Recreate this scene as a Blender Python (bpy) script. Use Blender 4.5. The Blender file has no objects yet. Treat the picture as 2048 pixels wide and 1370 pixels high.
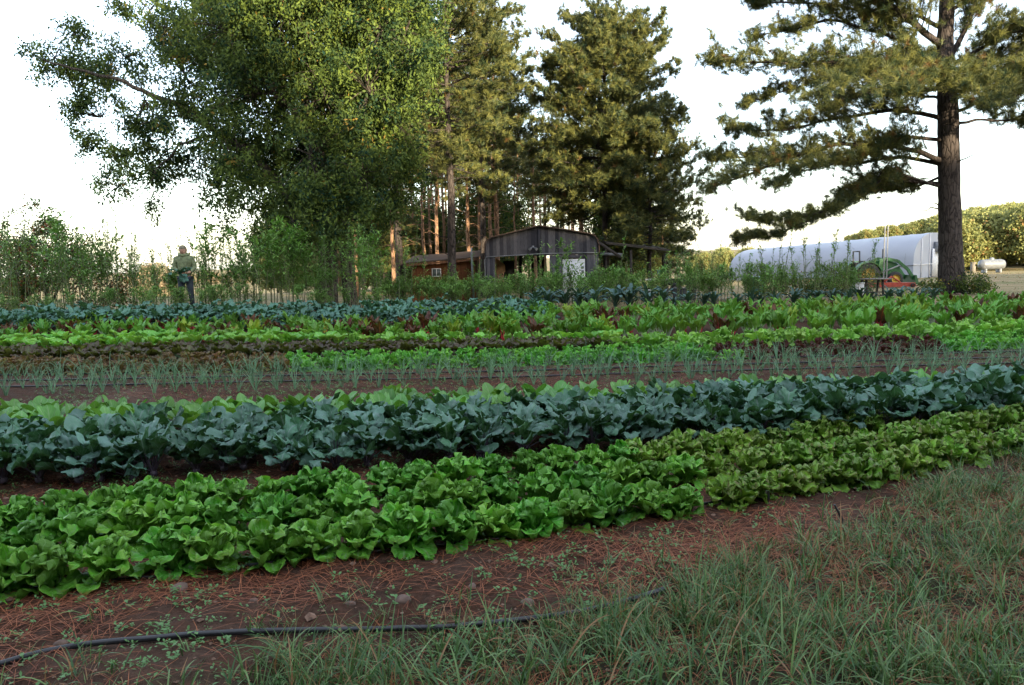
import bpy, math, random
import numpy as np
from mathutils import Matrix, Vector
C = bpy.context.scene.collection
R = math.radians
rng = np.random.default_rng(7)
random.seed(7)

# ------------------------------------------------------------------ camera, sky, sun, exposure
F = 1562.0
PITCH, ROLL, EYE = 6.14, 1.3, 1.55
cd = bpy.data.cameras.new('camera')
cd.sensor_width = 36.0
cd.lens = 36.0 * F / 2048.0
cd.clip_start = 0.05
cd.clip_end = 3000.0
cam = bpy.data.objects.new('camera', cd)
C.objects.link(cam)
CM = Matrix.Rotation(R(90 - PITCH), 4, 'X') @ Matrix.Rotation(R(-ROLL), 4, 'Z')
CM = Matrix.Translation((0, 0, EYE)) @ CM
cam.matrix_world = CM
bpy.context.scene.camera = cam

SUN_AZ, SUN_EL = 152.0, 14.0           # azimuth clockwise from +Y, elevation
sdir = Vector((math.sin(R(SUN_AZ)) * math.cos(R(SUN_EL)), math.cos(R(SUN_AZ)) * math.cos(R(SUN_EL)), math.sin(R(SUN_EL))))
W = bpy.data.worlds.new('World')
bpy.context.scene.world = W
W.use_nodes = True
wn = W.node_tree
sky = wn.nodes.new('ShaderNodeTexSky')
sky.sky_type = 'NISHITA'
sky.sun_disc = False
sky.sun_elevation = R(SUN_EL)
sky.sun_rotation = R(SUN_AZ)
sky.air_density = 1.0
sky.dust_density = 1.2
sky.ozone_density = 1.0
bg = wn.nodes['Background']
bg.inputs['Strength'].default_value = 0.15
# thin bright haze over the blue, strongest low down
_tc = wn.nodes.new('ShaderNodeTexCoord'); _sp = wn.nodes.new('ShaderNodeSeparateXYZ'); wn.links.new(_tc.outputs['Generated'], _sp.inputs[0])
_mr = wn.nodes.new('ShaderNodeMapRange'); wn.links.new(_sp.outputs['Z'], _mr.inputs[0]); _mr.interpolation_type = 'SMOOTHSTEP'
_mr.inputs[1].default_value = -0.1; _mr.inputs[2].default_value = 0.75; _mr.inputs[3].default_value = 0.75; _mr.inputs[4].default_value = 1.15
_mx = wn.nodes.new('ShaderNodeMix'); _mx.data_type = 'RGBA'; _mx.blend_type = 'ADD'; _mx.inputs[0].default_value = 1.0
_sc = wn.nodes.new('ShaderNodeMix'); _sc.data_type = 'RGBA'; _sc.blend_type = 'MIX'; wn.links.new(_mr.outputs[0], _sc.inputs[0])
_sc.inputs[6].default_value = (0, 0, 0, 1); _sc.inputs[7].default_value = (2.0, 1.95, 1.95, 1)
wn.links.new(sky.outputs[0], _mx.inputs[6]); wn.links.new(_sc.outputs[2], _mx.inputs[7])
wn.links.new(_mx.outputs[2], bg.inputs[0])
sl = bpy.data.lights.new('sun', 'SUN')
sl.energy = 5.0
sl.angle = R(0.6)
sl.color = (1.0, 0.83, 0.55)
so = bpy.data.objects.new('sun', sl)
C.objects.link(so)
so.rotation_euler = sdir.to_track_quat('Z', 'Y').to_euler()
vs = bpy.context.scene.view_settings
vs.view_transform = 'Standard'
vs.look = 'None'
vs.exposure = 1.6
vs.gamma = 1.0
cy = bpy.context.scene.cycles
cy.max_bounces = 6
cy.diffuse_bounces = 3
cy.glossy_bounces = 2
cy.transmission_bounces = 3
cy.transparent_max_bounces = 6

# ------------------------------------------------------------------ helpers: terrain and rays
def ss(a, b, v):
    t = np.clip((np.asarray(v, float) - a) / (b - a), 0, 1)
    return t * t * (3 - 2 * t)

def vnoise(x, y, s=1.0, seed=0):
    x = np.asarray(x, float) * s + seed * 17.13
    y = np.asarray(y, float) * s + seed * 9.71
    xi = np.floor(x); yi = np.floor(y)
    fx = x - xi; fy = y - yi
    fx = fx * fx * (3 - 2 * fx); fy = fy * fy * (3 - 2 * fy)
    def h(a, b):
        v = np.sin(a * 127.1 + b * 311.7 + seed * 3.3) * 43758.5453
        return v - np.floor(v)
    return (h(xi, yi) * (1 - fx) + h(xi + 1, yi) * fx) * (1 - fy) + (h(xi, yi + 1) * (1 - fx) + h(xi + 1, yi + 1) * fx) * fy

def fbm(x, y, s=1.0, seed=0, o=4):
    return sum(vnoise(x, y, s * 2 ** k, seed + k) / 2 ** k for k in range(o)) / sum(1 / 2 ** k for k in range(o))

def terr(x, y):
    x = np.asarray(x, float); y = np.asarray(y, float)
    z = -0.55 * ss(25, 37, y) - 0.8 * ss(55, 95, y)
    z = z + 0.22 * ss(-2, -8, x) * ss(15, 20, y) * (1 - ss(24, 32, y))
    z = z - 3.0 * ss(10, -60, x) * ss(40, 140, y)
    z = z + 5.0 * ss(60, 130, x) * ss(120, 260, y)
    return z

def ray(px, py):
    d = CM.to_3x3() @ Vector(((px - 1024) / F, -(py - 685) / F, -1))
    return d

def at(px, py, Y):
    """world point on the sight line at depth Y"""
    d = ray(px, py)
    t = Y / d.y
    return np.array([d.x * t, Y, EYE + d.z * t])

def atx(px, Y, h=0.0, py=560):
    p = at(px, py, Y)
    return np.array([p[0], Y, float(terr(p[0], Y)) + h])

def ground(px, py, h=0.0):
    d = ray(px, py)
    z = h
    for _ in range(12):
        t = (z - EYE) / d.z
        z = float(terr(d.x * t, d.y * t)) + h
    return np.array([d.x * t, d.y * t, z - h])

CMI = CM.inverted()
def project(p):
    v = CMI @ Vector(p)
    if v.z > -0.1: return None
    return (1024 + F * v.x / -v.z, 685 - F * v.y / -v.z)

# ------------------------------------------------------------------ helpers: mesh assembly
class MB:
    def __init__(self):
        self.v = []; self.n = 0; self.f = {}; self.c = []; self.smooth = True
    def add(self, v, faces, m=0, col=None):
        v = np.asarray(v, float).reshape(-1, 3); f = np.asarray(faces, int)
        if f.ndim == 1: f = f.reshape(1, -1)
        self.v.append(v)
        if col is None: col = (0.5, 0.5, 0.5)
        c = np.empty((len(v), 4)); c[:, 3] = 1
        c[:, :3] = np.asarray(col)
        self.c.append(c)
        self.f.setdefault(f.shape[1], []).append((f + self.n, m))
        self.n += len(v)
    def mesh(self, name, mats, smooth=True):
        me = bpy.data.meshes.new(name)
        V = np.concatenate(self.v); Cc = np.concatenate(self.c)
        idx = []; tot = []; mi = []
        for k, lst in self.f.items():
            for f, m in lst:
                idx.append(f.ravel()); tot.append(np.full(len(f), k)); mi.append(np.full(len(f), m))
        idx = np.concatenate(idx); tot = np.concatenate(tot); mi = np.concatenate(mi)
        st = np.concatenate([[0], np.cumsum(tot)[:-1]])
        me.vertices.add(len(V)); me.vertices.foreach_set('co', V.astype(np.float32).ravel())
        me.loops.add(len(idx)); me.loops.foreach_set('vertex_index', idx.astype(np.int32))
        me.polygons.add(len(tot)); me.polygons.foreach_set('loop_start', st.astype(np.int32))
        me.polygons.foreach_set('loop_total', tot.astype(np.int32))
        me.polygons.foreach_set('material_index', mi.astype(np.int32))
        me.polygons.foreach_set('use_smooth', np.full(len(tot), smooth, dtype=bool))
        me.update(calc_edges=True)
        a = me.color_attributes.new('vc', 'FLOAT_COLOR', 'POINT')
        a.data.foreach_set('color', Cc.astype(np.float32).ravel())
        for m in (mats if isinstance(mats, (list, tuple)) else [mats]): me.materials.append(m)
        return me
    def obj(self, name, mats, parent=None, smooth=True):
        o = bpy.data.objects.new(name, self.mesh(name, mats, smooth))
        C.objects.link(o)
        if parent is not None: o.parent = parent
        return o

def tag(o, label=None, cat=None, group=None, kind=None):
    if label: o['label'] = label
    if cat: o['category'] = cat
    if group: o['group'] = group
    if kind: o['kind'] = kind
    return o

def empty(name, loc=(0, 0, 0), rz=0.0):
    o = bpy.data.objects.new(name, None)
    C.objects.link(o); o.location = tuple(map(float, loc)); o.rotation_euler = (0, 0, rz)
    o.empty_display_size = 0.1
    return o

def copy_tree(o, loc, rz=0.0, sc=(1, 1, 1), label=None, group=None, tilt=(0, 0)):
    c = o.copy(); C.objects.link(c)
    c.location = tuple(map(float, loc)); c.rotation_euler = (tilt[0], tilt[1], rz); c.scale = sc
    if label: c['label'] = label
    if group: c['group'] = group
    for ch in o.children:
        d = ch.copy(); C.objects.link(d); d.parent = c
    return c

BOXF = [[0, 3, 2, 1], [4, 5, 6, 7], [0, 1, 5, 4], [1, 2, 6, 5], [2, 3, 7, 6], [3, 0, 4, 7]]
def box(mb, x0, x1, y0, y1, z0, z1, m=0, col=None):
    v = [[x0, y0, z0], [x1, y0, z0], [x1, y1, z0], [x0, y1, z0], [x0, y0, z1], [x1, y0, z1], [x1, y1, z1], [x0, y1, z1]]
    mb.add(v, BOXF, m, col)

def frames(P):
    P = np.asarray(P, float)
    T = np.gradient(P, axis=0); T /= np.linalg.norm(T, axis=1)[:, None] + 1e-9
    up = np.array([0.13, 0.21, 1.0])
    if abs((T @ up).mean()) > 0.8: up = np.array([1.0, 0.2, 0.1])
    A = np.cross(T, up); A /= np.linalg.norm(A, axis=1)[:, None] + 1e-9
    B = np.cross(T, A)
    return P, A, B, T

def tube(mb, P, r, n=8, m=0, col=None, cap=True, rough=0.0):
    P, A, B, T = frames(P)
    r = np.broadcast_to(np.asarray(r, float), (len(P),))
    a = np.arange(n) * 2 * math.pi / n
    rr = r[:, None] * (1 + (rng.uniform(-rough, rough, (len(P), n)) if rough else 0))
    V = P[:, None, :] + rr[:, :, None] * (np.cos(a)[None, :, None] * A[:, None, :] + np.sin(a)[None, :, None] * B[:, None, :])
    V = V.reshape(-1, 3)
    i = np.arange(len(P) - 1)[:, None] * n; j = np.arange(n)[None, :]; k = (j + 1) % n
    f = np.stack([i + j, i + k, i + n + k, i + n + j], -1).reshape(-1, 4)
    c = None
    if col is not None: c = np.asarray(col, float)
    mb.add(V, f[:, ::-1], m, c)
    if cap:
        mb.add(V[:n], [list(range(n))], m, c)
        mb.add(V[-n:], [list(range(n))[::-1]], m, c)

def bar(mb, p, q, r, n=6, m=0, col=None):
    tube(mb, [p, q], r, n, m, col)

def beam(mb, p, q, w, h, m=0, col=None):
    """rectangular bar from p to q, w across, h high"""
    p = np.array(p, float); q = np.array(q, float); t = q - p; t /= np.linalg.norm(t)
    up = np.array([0, 0, 1.0]) if abs(t[2]) < 0.9 else np.array([0, 1.0, 0])
    a = np.cross(t, up); a /= np.linalg.norm(a); b = np.cross(a, t)
    v = []
    for s in (p, q):
        for (i, j) in ((-1, -1), (1, -1), (1, 1), (-1, 1)):
            v.append(s + a * i * w / 2 + b * j * h / 2)
    mb.add(v, [[0, 1, 2, 3], [4, 7, 6, 5], [0, 4, 5, 1], [1, 5, 6, 2], [2, 6, 7, 3], [3, 7, 4, 0]], m, col)

def prism(mb, pts, y0, y1, m=0, col=None):
    """extrude an x,z outline from y0 to y1"""
    n = len(pts)
    v = [[p[0], y0, p[1]] for p in pts] + [[p[0], y1, p[1]] for p in pts]
    mb.add(v, [list(range(n))], m, col); mb.add(v, [list(range(n, 2 * n))[::-1]], m, col)
    mb.add(v, [[i, i + n, (i + 1) % n + n, (i + 1) % n] for i in range(n)], m, col)

def wheel(mb_t, mb_r, c, axis, r, w):
    """tyre and rim around axis through c"""
    c = np.array(c, float); ax = np.array(axis, float); ax /= np.linalg.norm(ax)
    a = np.cross(ax, [0, 0, 1.0]); a /= np.linalg.norm(a); b = np.cross(ax, a)
    def lathe(mb, prof, n=28):
        V = []
        for (rad, off) in prof:
            for k in range(n):
                t = 2 * math.pi * k / n
                rr = rad * (1 + (0.025 if (rad > r * 0.98 and k % 2) else 0))
                V.append(c + ax * off + rr * (math.cos(t) * a + math.sin(t) * b))
        f = []
        for i in range(len(prof) - 1):
            for k in range(n): f.append([i * n + k, i * n + (k + 1) % n, (i + 1) * n + (k + 1) % n, (i + 1) * n + k])
        mb.add(V, f)
    lathe(mb_t, [(r * .6, -w / 2), (r * .9, -w / 2), (r, -w * .35), (r, w * .35), (r * .9, w / 2), (r * .6, w / 2), (r * .6, -w / 2)])
    lathe(mb_r, [(0.01, -w * .3), (r * .22, -w * .36), (r * .3, -w * .2), (r * .52, -w * .2), (r * .6, -w * .45), (r * .6, w * .45), (r * .52, w * .2), (r * .3, w * .2), (0.01, w * .3)])

# ------------------------------------------------------------------ materials
def newmat(name):
    m = bpy.data.materials.new(name); m.use_nodes = True
    nt = m.node_tree
    b = nt.nodes['Principled BSDF']
    return m, nt, b

def N(nt, t, **kw):
    n = nt.nodes.new(t)
    for k, v in kw.items(): setattr(n, k, v)
    return n

def mixc(nt, fac, a, b, blend='MIX'):
    n = nt.nodes.new('ShaderNodeMix'); n.data_type = 'RGBA'; n.blend_type = blend
    for s, v in ((0, fac), (6, a), (7, b)):
        if hasattr(v, 'links') or isinstance(v, bpy.types.NodeSocket): nt.links.new(v, n.inputs[s])
        elif s == 0: n.inputs[0].default_value = v
        else: n.inputs[s].default_value = (*v, 1)
    return n.outputs[2]

def ramp(nt, sock, a, b, va=0.0, vb=1.0):
    n = nt.nodes.new('ShaderNodeMapRange'); n.clamp = True
    nt.links.new(sock, n.inputs[0])
    n.inputs[1].default_value = a; n.inputs[2].default_value = b
    n.inputs[3].default_value = va; n.inputs[4].default_value = vb
    return n.outputs[0]

def noise(nt, scale, detail=4, coord='Object', rough=0.55, stretch=None):
    tc = nt.nodes.new('ShaderNodeTexCoord')
    n = nt.nodes.new('ShaderNodeTexNoise'); n.inputs['Scale'].default_value = scale
    n.inputs['Detail'].default_value = detail; n.inputs['Roughness'].default_value = rough
    if coord == 'World':
        g = nt.nodes.new('ShaderNodeNewGeometry'); src = g.outputs['Position']
    else: src = tc.outputs[coord]
    if stretch:
        mp = nt.nodes.new('ShaderNodeMapping'); mp.inputs['Scale'].default_value = stretch
        nt.links.new(src, mp.inputs[0]); src = mp.outputs[0]
    nt.links.new(src, n.inputs['Vector'])
    return n.outputs['Fac']

def bump(nt, b, sock, strength=0.3, dist=0.01):
    n = nt.nodes.new('ShaderNodeBump'); n.inputs['Strength'].default_value = strength
    n.inputs['Distance'].default_value = dist
    nt.links.new(sock, n.inputs['Height']); nt.links.new(n.outputs[0], b.inputs['Normal'])
    return n

def leafmat(name, base, alt, rib=None, edge=None, under=None, rough=0.42, trans=0.3, spec=0.5, blister=120, bstr=0.35, var=0.25, edgew=(0.6, 1.0), veins=0.65, coat=0.0):
    """vc: r = tint per leaf, g = distance from midrib (0..1), b = along the leaf"""
    m, nt, b = newmat(name)
    at_ = N(nt, 'ShaderNodeAttribute', attribute_name='vc')
    sp = N(nt, 'ShaderNodeSeparateColor'); nt.links.new(at_.outputs['Color'], sp.inputs[0])
    r_, g_, b_ = sp.outputs
    col = mixc(nt, r_, base, alt)
    nz = noise(nt, 30, 3)
    col = mixc(nt, ramp(nt, nz, 0.35, 0.7, 0, 0.45), col, tuple(x * 1.45 for x in base))
    if edge:
        e = N(nt, 'ShaderNodeMath', operation='MAXIMUM'); nt.links.new(g_, e.inputs[0])
        e2 = ramp(nt, b_, 0.55, 1.0); nt.links.new(e2, e.inputs[1])
        nn = N(nt, 'ShaderNodeMath', operation='MULTIPLY'); nt.links.new(ramp(nt, e.outputs[0], *edgew), nn.inputs[0])
        nt.links.new(ramp(nt, noise(nt, 22, 3), 0.3, 0.6, 0.3, 1), nn.inputs[1])
        col = mixc(nt, nn.outputs[0], col, edge)
    if under:
        geo = N(nt, 'ShaderNodeNewGeometry')
        col = mixc(nt, geo.outputs['Backfacing'], col, under)
    if rib:
        col = mixc(nt, ramp(nt, g_, 0.02, 0.12, 0.85, 0), col, rib)
        # side veins
        w = N(nt, 'ShaderNodeMath', operation='MULTIPLY_ADD'); nt.links.new(b_, w.inputs[0]); w.inputs[1].default_value = 42
        w2 = N(nt, 'ShaderNodeMath', operation='MULTIPLY'); nt.links.new(g_, w2.inputs[0]); w2.inputs[1].default_value = -16
        nt.links.new(w2.outputs[0], w.inputs[2])
        s = N(nt, 'ShaderNodeMath', operation='SINE'); nt.links.new(w.outputs[0], s.inputs[0])
        col = mixc(nt, ramp(nt, s.outputs[0], 0.82, 1.0, 0, veins), col, rib)
    oi = N(nt, 'ShaderNodeObjectInfo')
    hs = N(nt, 'ShaderNodeHueSaturation')
    nt.links.new(ramp(nt, oi.outputs['Random'], 0, 1, 1 - var, 1 + var), hs.inputs['Value'])
    nt.links.new(col, hs.inputs['Color'])
    trans *= .62
    nt.links.new(hs.outputs[0], b.inputs['Base Color'])
    b.inputs['Roughness'].default_value = rough
    b.inputs['Specular IOR Level'].default_value = spec * .6
    wnz = N(nt, 'ShaderNodeTexWhiteNoise', noise_dimensions='1D'); nt.links.new(oi.outputs['Random'], wnz.inputs['W'])
    nt.links.new(ramp(nt, wnz.outputs['Value'], 0, 1, .495, .520), hs.inputs['Hue'])
    if blister: 
        bm = bump(nt, b, noise(nt, blister, 2), bstr, 0.006)
    tr = N(nt, 'ShaderNodeBsdfTranslucent')
    tc = mixc(nt, 1.0, hs.outputs[0], (1.25, 1.35, 0.5), 'MULTIPLY')
    nt.links.new(tc, tr.inputs[0])
    mx = N(nt, 'ShaderNodeMixShader'); mx.inputs[0].default_value = trans
    nt.links.new(b.outputs[0], mx.inputs[1]); nt.links.new(tr.outputs[0], mx.inputs[2])
    nt.links.new(mx.outputs[0], nt.nodes['Material Output'].inputs[0])
    return m

def plain(name, col, rough=0.6, metal=0.0, nz=(8, 0.25), bmp=None, spec=0.5, stretch=None, coat=0):
    m, nt, b = newmat(name)
    n = noise(nt, nz[0], 5, stretch=stretch)
    lo = tuple(c * (1 - nz[1]) for c in col); hi = tuple(min(1, c * (1 + nz[1])) for c in col)
    nt.links.new(mixc(nt, ramp(nt, n, 0.3, 0.7), lo, hi), b.inputs['Base Color'])
    b.inputs['Roughness'].default_value = rough; b.inputs['Metallic'].default_value = metal
    b.inputs['Specular IOR Level'].default_value = spec
    if coat: b.inputs['Coat Weight'].default_value = coat
    if bmp: bump(nt, b, noise(nt, bmp[0], 5, stretch=stretch), bmp[1], bmp[2])
    return m

def tinted(name, a, b_, trans=0.25, rough=0.6, third=None, spec=0.3):
    """thin foliage: colour runs from a to b_ (to third) with vc.r"""
    m, nt, b = newmat(name)
    at_ = N(nt, 'ShaderNodeAttribute', attribute_name='vc')
    sp = N(nt, 'ShaderNodeSeparateColor'); nt.links.new(at_.outputs['Color'], sp.inputs[0])
    col = mixc(nt, ramp(nt, sp.outputs[0], .12, .95), a, b_)
    if third: col = mixc(nt, ramp(nt, sp.outputs[1], 0.5, 0.6), col, third)
    nt.links.new(col, b.inputs['Base Color'])
    b.inputs['Roughness'].default_value = rough; b.inputs['Specular IOR Level'].default_value = spec
    tr = N(nt, 'ShaderNodeBsdfTranslucent'); nt.links.new(col, tr.inputs[0])
    mx = N(nt, 'ShaderNodeMixShader'); mx.inputs[0].default_value = trans
    nt.links.new(b.outputs[0], mx.inputs[1]); nt.links.new(tr.outputs[0], mx.inputs[2])
    nt.links.new(mx.outputs[0], nt.nodes['Material Output'].inputs[0])
    return m

def barkmat(name, col, dark, scale=6):
    m, nt, b = newmat(name)
    tc = N(nt, 'ShaderNodeTexCoord')
    mp = N(nt, 'ShaderNodeMapping'); mp.inputs['Scale'].default_value = (1, 1, 0.28)
    nt.links.new(tc.outputs['Object'], mp.inputs[0])
    vo = N(nt, 'ShaderNodeTexVoronoi'); vo.feature = 'DISTANCE_TO_EDGE'; vo.inputs['Scale'].default_value = scale
    n1 = N(nt, 'ShaderNodeTexNoise'); n1.inputs['Scale'].default_value = 5; n1.inputs['Detail'].default_value = 5
    nt.links.new(mp.outputs[0], n1.inputs['Vector'])
    vm = N(nt, 'ShaderNodeVectorMath', operation='MULTIPLY_ADD'); nt.links.new(n1.outputs['Color'], vm.inputs[0])
    vm.inputs[1].default_value = (.25, .25, .25); nt.links.new(mp.outputs[0], vm.inputs[2])
    nt.links.new(vm.outputs[0], vo.inputs['Vector'])
    c = mixc(nt, ramp(nt, vo.outputs['Distance'], 0.0, 0.12), dark, col)
    c = mixc(nt, ramp(nt, noise(nt, 3, 4), 0.4, 0.65, 0, 0.5), c, tuple(x * 1.5 for x in col))
    nt.links.new(c, b.inputs['Base Color']); b.inputs['Roughness'].default_value = 0.95
    b.inputs['Specular IOR Level'].default_value = 0.15
    bump(nt, b, ramp(nt, vo.outputs['Distance'], 0, 0.15), 0.9, 0.04)
    return m

M = {}
M['lettuce'] = leafmat('green_lettuce_leaf', (0.092, 0.273, 0.026), (0.138, 0.387, 0.036), rib=(.20, .36, .12), edge=(.21, .40, .06), edgew=(.80, 1.0), under=(0.110, 0.248, 0.036), rough=.42, blister=75, bstr=.6, spec=.35)
M['redtip'] = leafmat('red_tipped_lettuce_leaf', (0.184, 0.371, 0.038), (0.263, 0.448, 0.054), rib=(.22, .30, .11), edge=(.15, .10, .042), edgew=(.82, 1.0), under=(0.184, 0.300, 0.054), rough=.42, blister=90, bstr=.6)
M['babylettuce'] = leafmat('young_lettuce_leaf', (0.119, 0.325, 0.035), (0.168, 0.403, 0.050), rib=(.2, .36, .12), rough=.42, blister=90, bstr=.5)
M['limelettuce'] = leafmat('lime_lettuce_leaf', (0.196, 0.390, 0.055), (0.280, 0.468, 0.088), rib=(.25, .38, .15), rough=.42, blister=90, bstr=.5)
M['brownlettuce'] = leafmat('bronze_lettuce_leaf', (0.209, 0.105, 0.046), (0.171, 0.180, 0.046), rib=(.16, .15, .08), edge=(.12, .05, .04), rough=.5, blister=90, bstr=.5)
M['redlettuce'] = leafmat('dark_red_lettuce_leaf', (0.083, 0.020, 0.020), (0.060, 0.031, 0.018), rough=.5, blister=90, bstr=.5)
M['mustard'] = leafmat('purple_mustard_leaf', (0.083, 0.090, 0.030), (0.053, 0.038, 0.035), rib=(.12, .14, .06), edge=(.075, .032, .035), under=(0.112, 0.120, 0.030), edgew=(.3, .9), rough=.42, blister=60)
M['bokchoy'] = leafmat('bright_green_leaf', (0.150, 0.365, 0.050), (0.210, 0.432, 0.066), rib=(.3, .42, .2), under=(0.240, 0.446, 0.066), rough=.42, blister=30, bstr=.3)
M['kohlrabi'] = leafmat('blue_green_kohlrabi_leaf', (.050, .135, .070), (.135, .235, .20), rib=(.15, .21, .19), under=(.04, .11, .04), rough=.55, blister=40, bstr=.4, spec=.5, trans=.2, veins=.45)
M['collard'] = leafmat('collard_leaf', (0.112, 0.245, 0.055), (0.128, 0.280, 0.083), rib=(.22, .33, .15), under=(0.150, 0.308, 0.050), rough=.5, blister=25, bstr=.25, trans=.3)
M['kale'] = leafmat('curly_kale_leaf', (0.072, 0.180, 0.130), (0.099, 0.222, 0.162), rib=(.16, .24, .18), under=(0.065, 0.156, 0.084), rough=.55, blister=60, bstr=.6)
M['lacinato'] = leafmat('dark_kale_leaf', (.045, .10, .095), (.06, .125, .11), rib=(.13, .2, .16), under=(.04, .09, .06), rough=.55, blister=60, bstr=.8)
M['chard'] = leafmat('chard_leaf', (0.091, 0.240, 0.030), (0.130, 0.300, 0.040), rib=(.25, .33, .12), under=(0.143, 0.300, 0.040), rough=.42, blister=35, bstr=.6)
M['chard_red'] = leafmat('red_chard_leaf', (.06, .035, .022), (.09, .06, .02), rib=(.3, .03, .03), rough=.42, blister=35, bstr=.6)
M['chard_yellow'] = leafmat('yellow_green_chard_leaf', (0.195, 0.276, 0.030), (0.156, 0.300, 0.040), rib=(.42, .32, .05), rough=.42, blister=35, bstr=.6)
M['onion'] = leafmat('onion_leaf', (0.132, 0.252, 0.128), (0.165, 0.294, 0.162), rough=.45, blister=0, trans=.1)
M['tall'] = leafmat('tall_stalk_leaf', (0.102, 0.201, 0.045), (0.204, 0.322, 0.075), rib=None, rough=.55, blister=0, trans=.35)
M['stalk'] = plain('green_brown_stem', (.11, .13, .055), .7)
M['stalk_purple'] = plain('purple_stem', (.06, .045, .065), .6)
M['stalk_white'] = plain('pale_stem', (.36, .45, .28), .5)
M['stalk_red'] = plain('red_stem', (.45, .03, .05), .4)
M['stalk_yellow'] = plain('yellow_stem', (.5, .36, .04), .4)
M['stalk_green'] = plain('green_stem', (.17, .28, .10), .5)
M['weed'] = leafmat('weed_leaf', (0.088, 0.187, 0.056), (0.128, 0.238, 0.080), rough=.5, blister=0)
M['grass'] = tinted('grass_blade', (.030, .095, .020), (.18, .28, .09), .3, .42, third=(.28, .15, .06), spec=.45)
M['straw'] = tinted('pine_straw', (.15, .042, .020), (.34, .12, .05), 0, .7)
M['needle'] = tinted('pine_needle', (.012, .045, .028), (.25, .245, .062), .25, .5, third=(.17, .10, .035), spec=.3)  # golden end puts sunlight into the needle colour, dark end puts in shade
M['oakleaf'] = tinted('broad_leaf', (.008, .036, .024), (.17, .23, .042), .3, .6, third=(.26, .18, .04), spec=.15)  # lit and shaded leaf tones painted as the two ends of the range
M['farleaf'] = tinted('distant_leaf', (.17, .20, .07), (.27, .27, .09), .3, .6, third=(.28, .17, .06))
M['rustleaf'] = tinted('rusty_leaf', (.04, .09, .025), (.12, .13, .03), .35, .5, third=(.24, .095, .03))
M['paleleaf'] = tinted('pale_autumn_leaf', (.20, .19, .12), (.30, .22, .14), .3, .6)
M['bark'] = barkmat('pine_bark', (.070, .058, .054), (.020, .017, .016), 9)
M['barklit'] = barkmat('sunlit_pine_bark', (.32, .19, .12), (.09, .06, .045), 7)  # brighter copy of the bark, sunlight on the grove trunks put into its colour
M['barkd'] = barkmat('grey_bark', (.085, .072, .06), (.03, .026, .022), 9)
M['stone'] = plain('field_stone', (.13, .085, .065), .9, nz=(14, .35), bmp=(30, .6, .01))
M['black'] = plain('black_plastic_pipe', (.018, .019, .022), .38, nz=(20, .3))
M['white'] = plain('white_paint', (.66, .67, .70), .45, nz=(3, .06))

# ------------------------------------------------------------------ ground
def ground_mat():
    m, nt, b = newmat('soil_and_field')
    at_ = N(nt, 'ShaderNodeAttribute', attribute_name='vc')
    sp = N(nt, 'ShaderNodeSeparateColor'); nt.links.new(at_.outputs['Color'], sp.inputs[0])
    big = noise(nt, .9, 5, 'World'); fine = noise(nt, 26, 6, 'World', .7); mid = noise(nt, 6, 5, 'World')
    soil = mixc(nt, ramp(nt, fine, .3, .72), (.022, .013, .009), (.10, .054, .036))
    soil = mixc(nt, ramp(nt, mid, .45, .62, 0, .65), soil, (.072, .030, .016))
    soil = mixc(nt, ramp(nt, big, .5, .68, 0, .5), soil, (.15, .095, .07))
    dry = mixc(nt, ramp(nt, noise(nt, 1.4, 6, 'World', .7), .35, .65), (.25, .20, .105), (.13, .145, .055))
    dry = mixc(nt, ramp(nt, noise(nt, .22, 5, 'World', .6, (1, 2.4, 1)), .42, .62), dry, (.33, .235, .14))
    dry = mixc(nt, ramp(nt, noise(nt, 9, 6, 'World', .75), .4, .7, 0, .4), dry, (.10, .095, .04))
    turf = mixc(nt, ramp(nt, fine, .3, .7), (.022, .022, .012), (.045, .042, .02))
    c = mixc(nt, sp.outputs[0], soil, dry)
    c = mixc(nt, sp.outputs[1], c, turf)
    nt.links.new(c, b.inputs['Base Color']); b.inputs['Roughness'].default_value = .97
    b.inputs['Specular IOR Level'].default_value = .12
    h = N(nt, 'ShaderNodeMath', operation='MULTIPLY_ADD'); nt.links.new(mid, h.inputs[0]); h.inputs[1].default_value = 2.0
    nt.links.new(fine, h.inputs[2])
    bump(nt, b, h.outputs[0], .9, .035)
    return m

# grass / soil border in the foreground: px polyline -> world
GB = [(-500, 1430), (0, 1410), (380, 1345), (640, 1305), (1000, 1258), (1200, 1205), (1350, 1165), (1500, 1100), (1620, 1060), (1750, 1000), (1880, 950), (2048, 905), (2300, 850), (2700, 800)]
GBW = np.array([ground(*p)[:2] for p in GB])
def grassness(x, y):
    """>0 on the grass side, in metres below the border"""
    yb = np.interp(x, GBW[:, 0], GBW[:, 1])
    return yb - np.asarray(y) + (fbm(x, y, 2.2, 5) - .5) * .45

def axis_lines(pts):
    out = []
    for (a, b, s) in pts: out.append(np.arange(a, b, s))
    return np.unique(np.round(np.concatenate(out), 4))
gx = axis_lines([(-400, -60, 12), (-60, -15, 1.2), (-15, -5, .3), (-5, 6.5, .05), (6.5, 16, .25), (16, 70, 1.2), (70, 421, 10)])
gy = axis_lines([(-120, -4, 3), (-4, 2, .3), (2, 8, .05), (8, 14, .12), (14, 30, .4), (30, 110, 1.5), (110, 700, 12), (700, 1700, 90)])
GX, GY = np.meshgrid(gx, gy, indexing='ij')
GZ = terr(GX, GY)
near = 1 - ss(8, 13, GY)
GZ = GZ + near * ((fbm(GX, GY, 2.5, 1) - .5) * .06 + (fbm(GX, GY, 9, 2, 3) - .5) * .055)
GZ = GZ + ss(60, 120, GY) * (fbm(GX, GY, .03, 3) - .5) * 1.0
mb = MB()
nx, ny = len(gx), len(gy)
ii = np.arange(nx - 1)[:, None] * ny; jj = np.arange(ny - 1)[None, :]
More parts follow.
